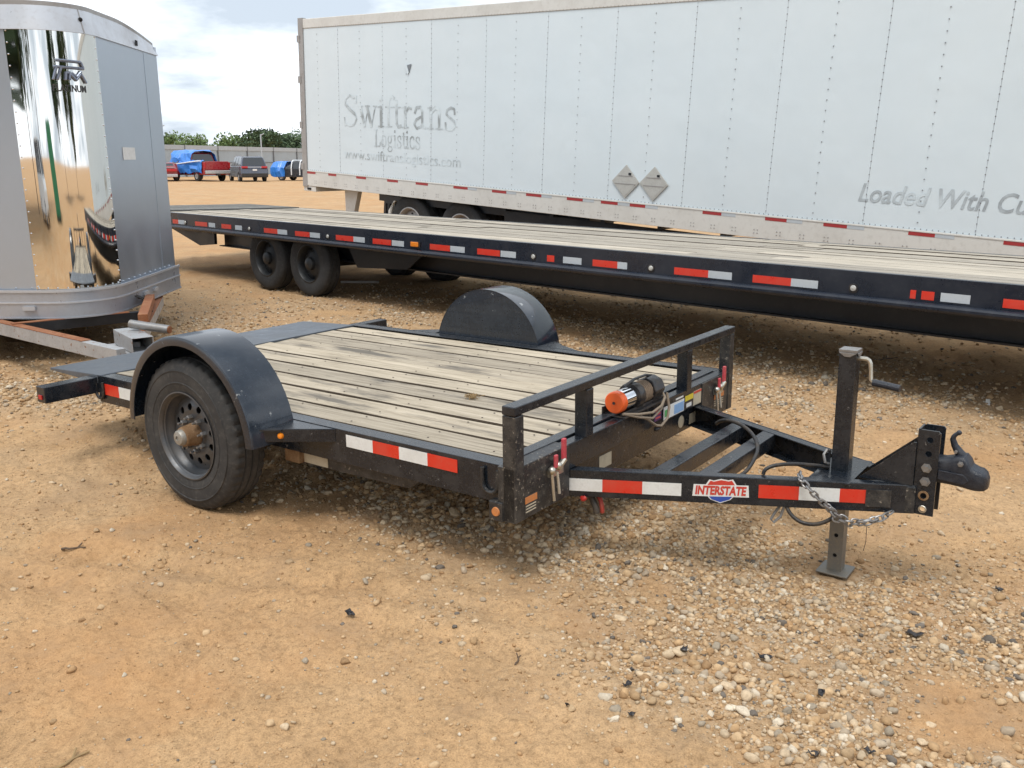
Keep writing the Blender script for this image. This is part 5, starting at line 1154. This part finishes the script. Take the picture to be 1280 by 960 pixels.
for (x, y) in XY:
    k = int(rg.integers(0, 12)); s = rg.uniform(.012, .022)*min(1.5, max(.9, y/3.4)); lab, gr = GRP[CT[k]]; stone(x, y, s, k, lab, gr)
for (x, y, s, k, lab) in ((.77, 2.67, .040, 0, 'largest tan rock in the gravel, chipped top, beside a smaller tan rock'), (.70, 2.60, .028, 8, 'smaller tan rock leaning beside the largest tan rock'), (.72, 2.47, .031, 3, 'flat off white stone just below the pair of tan rocks'),
                          (1.04, 2.08, .042, 5, 'broad tan stone half sunk in the foreground gravel ridge'), (-.28, 4.02, .045, 1, 'large pale stone on the gravel ridge under the deck corner'), (.40, 3.06, .030, 1, 'angular pale stone in front of the draw bar gravel'),
                          (.59, 2.84, .036, 1, 'pale tan stone beside a crumpled black plastic scrap'), (.31, 2.39, .020, 3, 'small bright white stone alone on smooth clay')):
    stone(x, y, s, k, lab, None, (1.1, .9, .8))

# ------------------------------------------------------------------ litter
def shard(name, x, y, s, rz, mat, label, cat, group=None, curl=.3, asp=.6):
    b = MB(); g = []
    for i in range(5):
        row = []
        for j in range(4):
            u_, v_ = (i/4-.5), (j/3-.5); tp = 1-.6*max(0, u_+.1)
            row.append((u_*s, v_*s*asp*tp, curl*s*(u_*u_*1.2+v_*v_*.8)+.004+.004*math.sin(i*2+j)))
        g.append(row)
    vs = [p for r_ in g for p in r_]; fs = [(i*4+j, i*4+j+1, (i+1)*4+j+1, (i+1)*4+j) for i in range(4) for j in range(3)]
    o = MB().raw(vs, fs).build(name, mat); m_ = o.modifiers.new('thick', 'SOLIDIFY'); m_.thickness = .003; o.location = (x, y, float(ground_z(x, y))+.004); o.rotation_euler = (.15, .12, rz); return tag(o, label, cat, group)
shard('plastic_scrap', 1.47, 2.97, .055, 2.3, 'plastic_black', 'largest black plastic scrap, lying on bare clay right of the jack foot', 'scrap', None, .3, .8)
shard('plastic_scrap', .88, 2.81, .05, .1, 'plastic_black', 'black plastic scrap above the largest tan rock', 'scrap', None, .3, .5)
shard('plastic_scrap', -.60, 3.04, .040, -.8, 'plastic_black', 'dark leaf shaped scrap alone on the smooth clay', 'scrap', None, .5, .6)
shard('plastic_scrap', .60, 2.83, .035, 1.2, 'plastic_black', 'crumpled black plastic scrap beside a pale tan stone', 'scrap', None, .9, .7)
for x, y, s in ((1.0, 2.58, .03), (.17, 2.47, .012), (.37, 2.56, .028), (.36, 2.40, .022), (1.02, 2.24, .03), (.86, 2.24, .03), (.40, 2.69, .018), (1.95, 3.3, .03)):
    shard('plastic_scrap', x, y, s, rg.uniform(0, 6), 'plastic_black', 'tiny black plastic scrap lying among the pebbles', 'scrap', 'tiny black scraps among the pebbles', .5, .7)
def twig(x, y, L_, rz, label, r_=.004, mat='twig', group=None):
    b = MB(); pts = [(L_*(k/6-.5), .012*math.sin(k*1.7)*L_*3, .004+.012*L_*(1+math.sin(k*2.3))) for k in range(7)]; b.tube(pts, [r_*(1-.08*k) for k in range(7)], 6); b.tube([pts[4], (pts[4][0]+L_*.16, pts[4][1]+L_*.14, .02)], r_*.6, 5)
    o = b.build('twig', mat); o.location = (x, y, float(ground_z(x, y))+.003); o.rotation_euler = (0, 0, rz); tag(o, label, 'twig', group)
twig(-1.92, 3.65, .10, .2, 'short dark twig on bare clay left of the wheel', .006); twig(.02, 2.77, .065, 1.3, 'small dark twig standing out on the clay foreground', .004)
twig(3.15, 7.5, .35, .4, 'forked brown twig lying in front of the flatbed beam', .008); twig(-1.27, 2.22, .14, .9, 'pale brown twig in the bare clay foreground', .006, 'straw')
MB_p = MB(); MB_p.tube([(-.25, 0, .02), (.25, 0, .02)], .016, 8); o = MB_p.build('plastic_pipe', 'pipe_white'); o.location = (-2.0, 11.8, float(ground_z(-2., 11.8))); tag(o, 'short white pipe lying in the shade under the flatbed', 'pipe')
o = MB().box((-.035, -.012, 0), (.035, .012, .02)).build('wood_chip', 'pipe_white', None, .003); o.location = (3.33, 6.08, float(ground_z(3.33, 6.08))); o.rotation_euler = (0, -.5, 1.2); tag(o, 'pale wood chip on wet dirt right of the jack', 'chip')
# tuft of straw left on the deck
b = MB(); r = np.random.default_rng(77)
for k in range(46):
    p = Vector((r.normal(0, .022), r.normal(0, .028), abs(r.normal(0, .008))+.004)); d = Vector((r.normal(), r.normal(), r.normal()*.35)).normalized()*r.uniform(.015, .035); b.tube([p-d, p+Vector((0, 0, .006)), p+d], .0028, 4)
o = b.build('straw_tuft', 'straw'); p = Matrix.Translation(TL) @ (Matrix.Rotation(TYAW, 4, 'Z') @ Matrix.Rotation(TPITCH, 4, 'Y')) @ Vector((.991, -.258, .489)); o.location = p; o.scale = (.62, .62, .62); tag(o, 'small clump of dry straw and dirt on the trailer deck planks', 'straw')
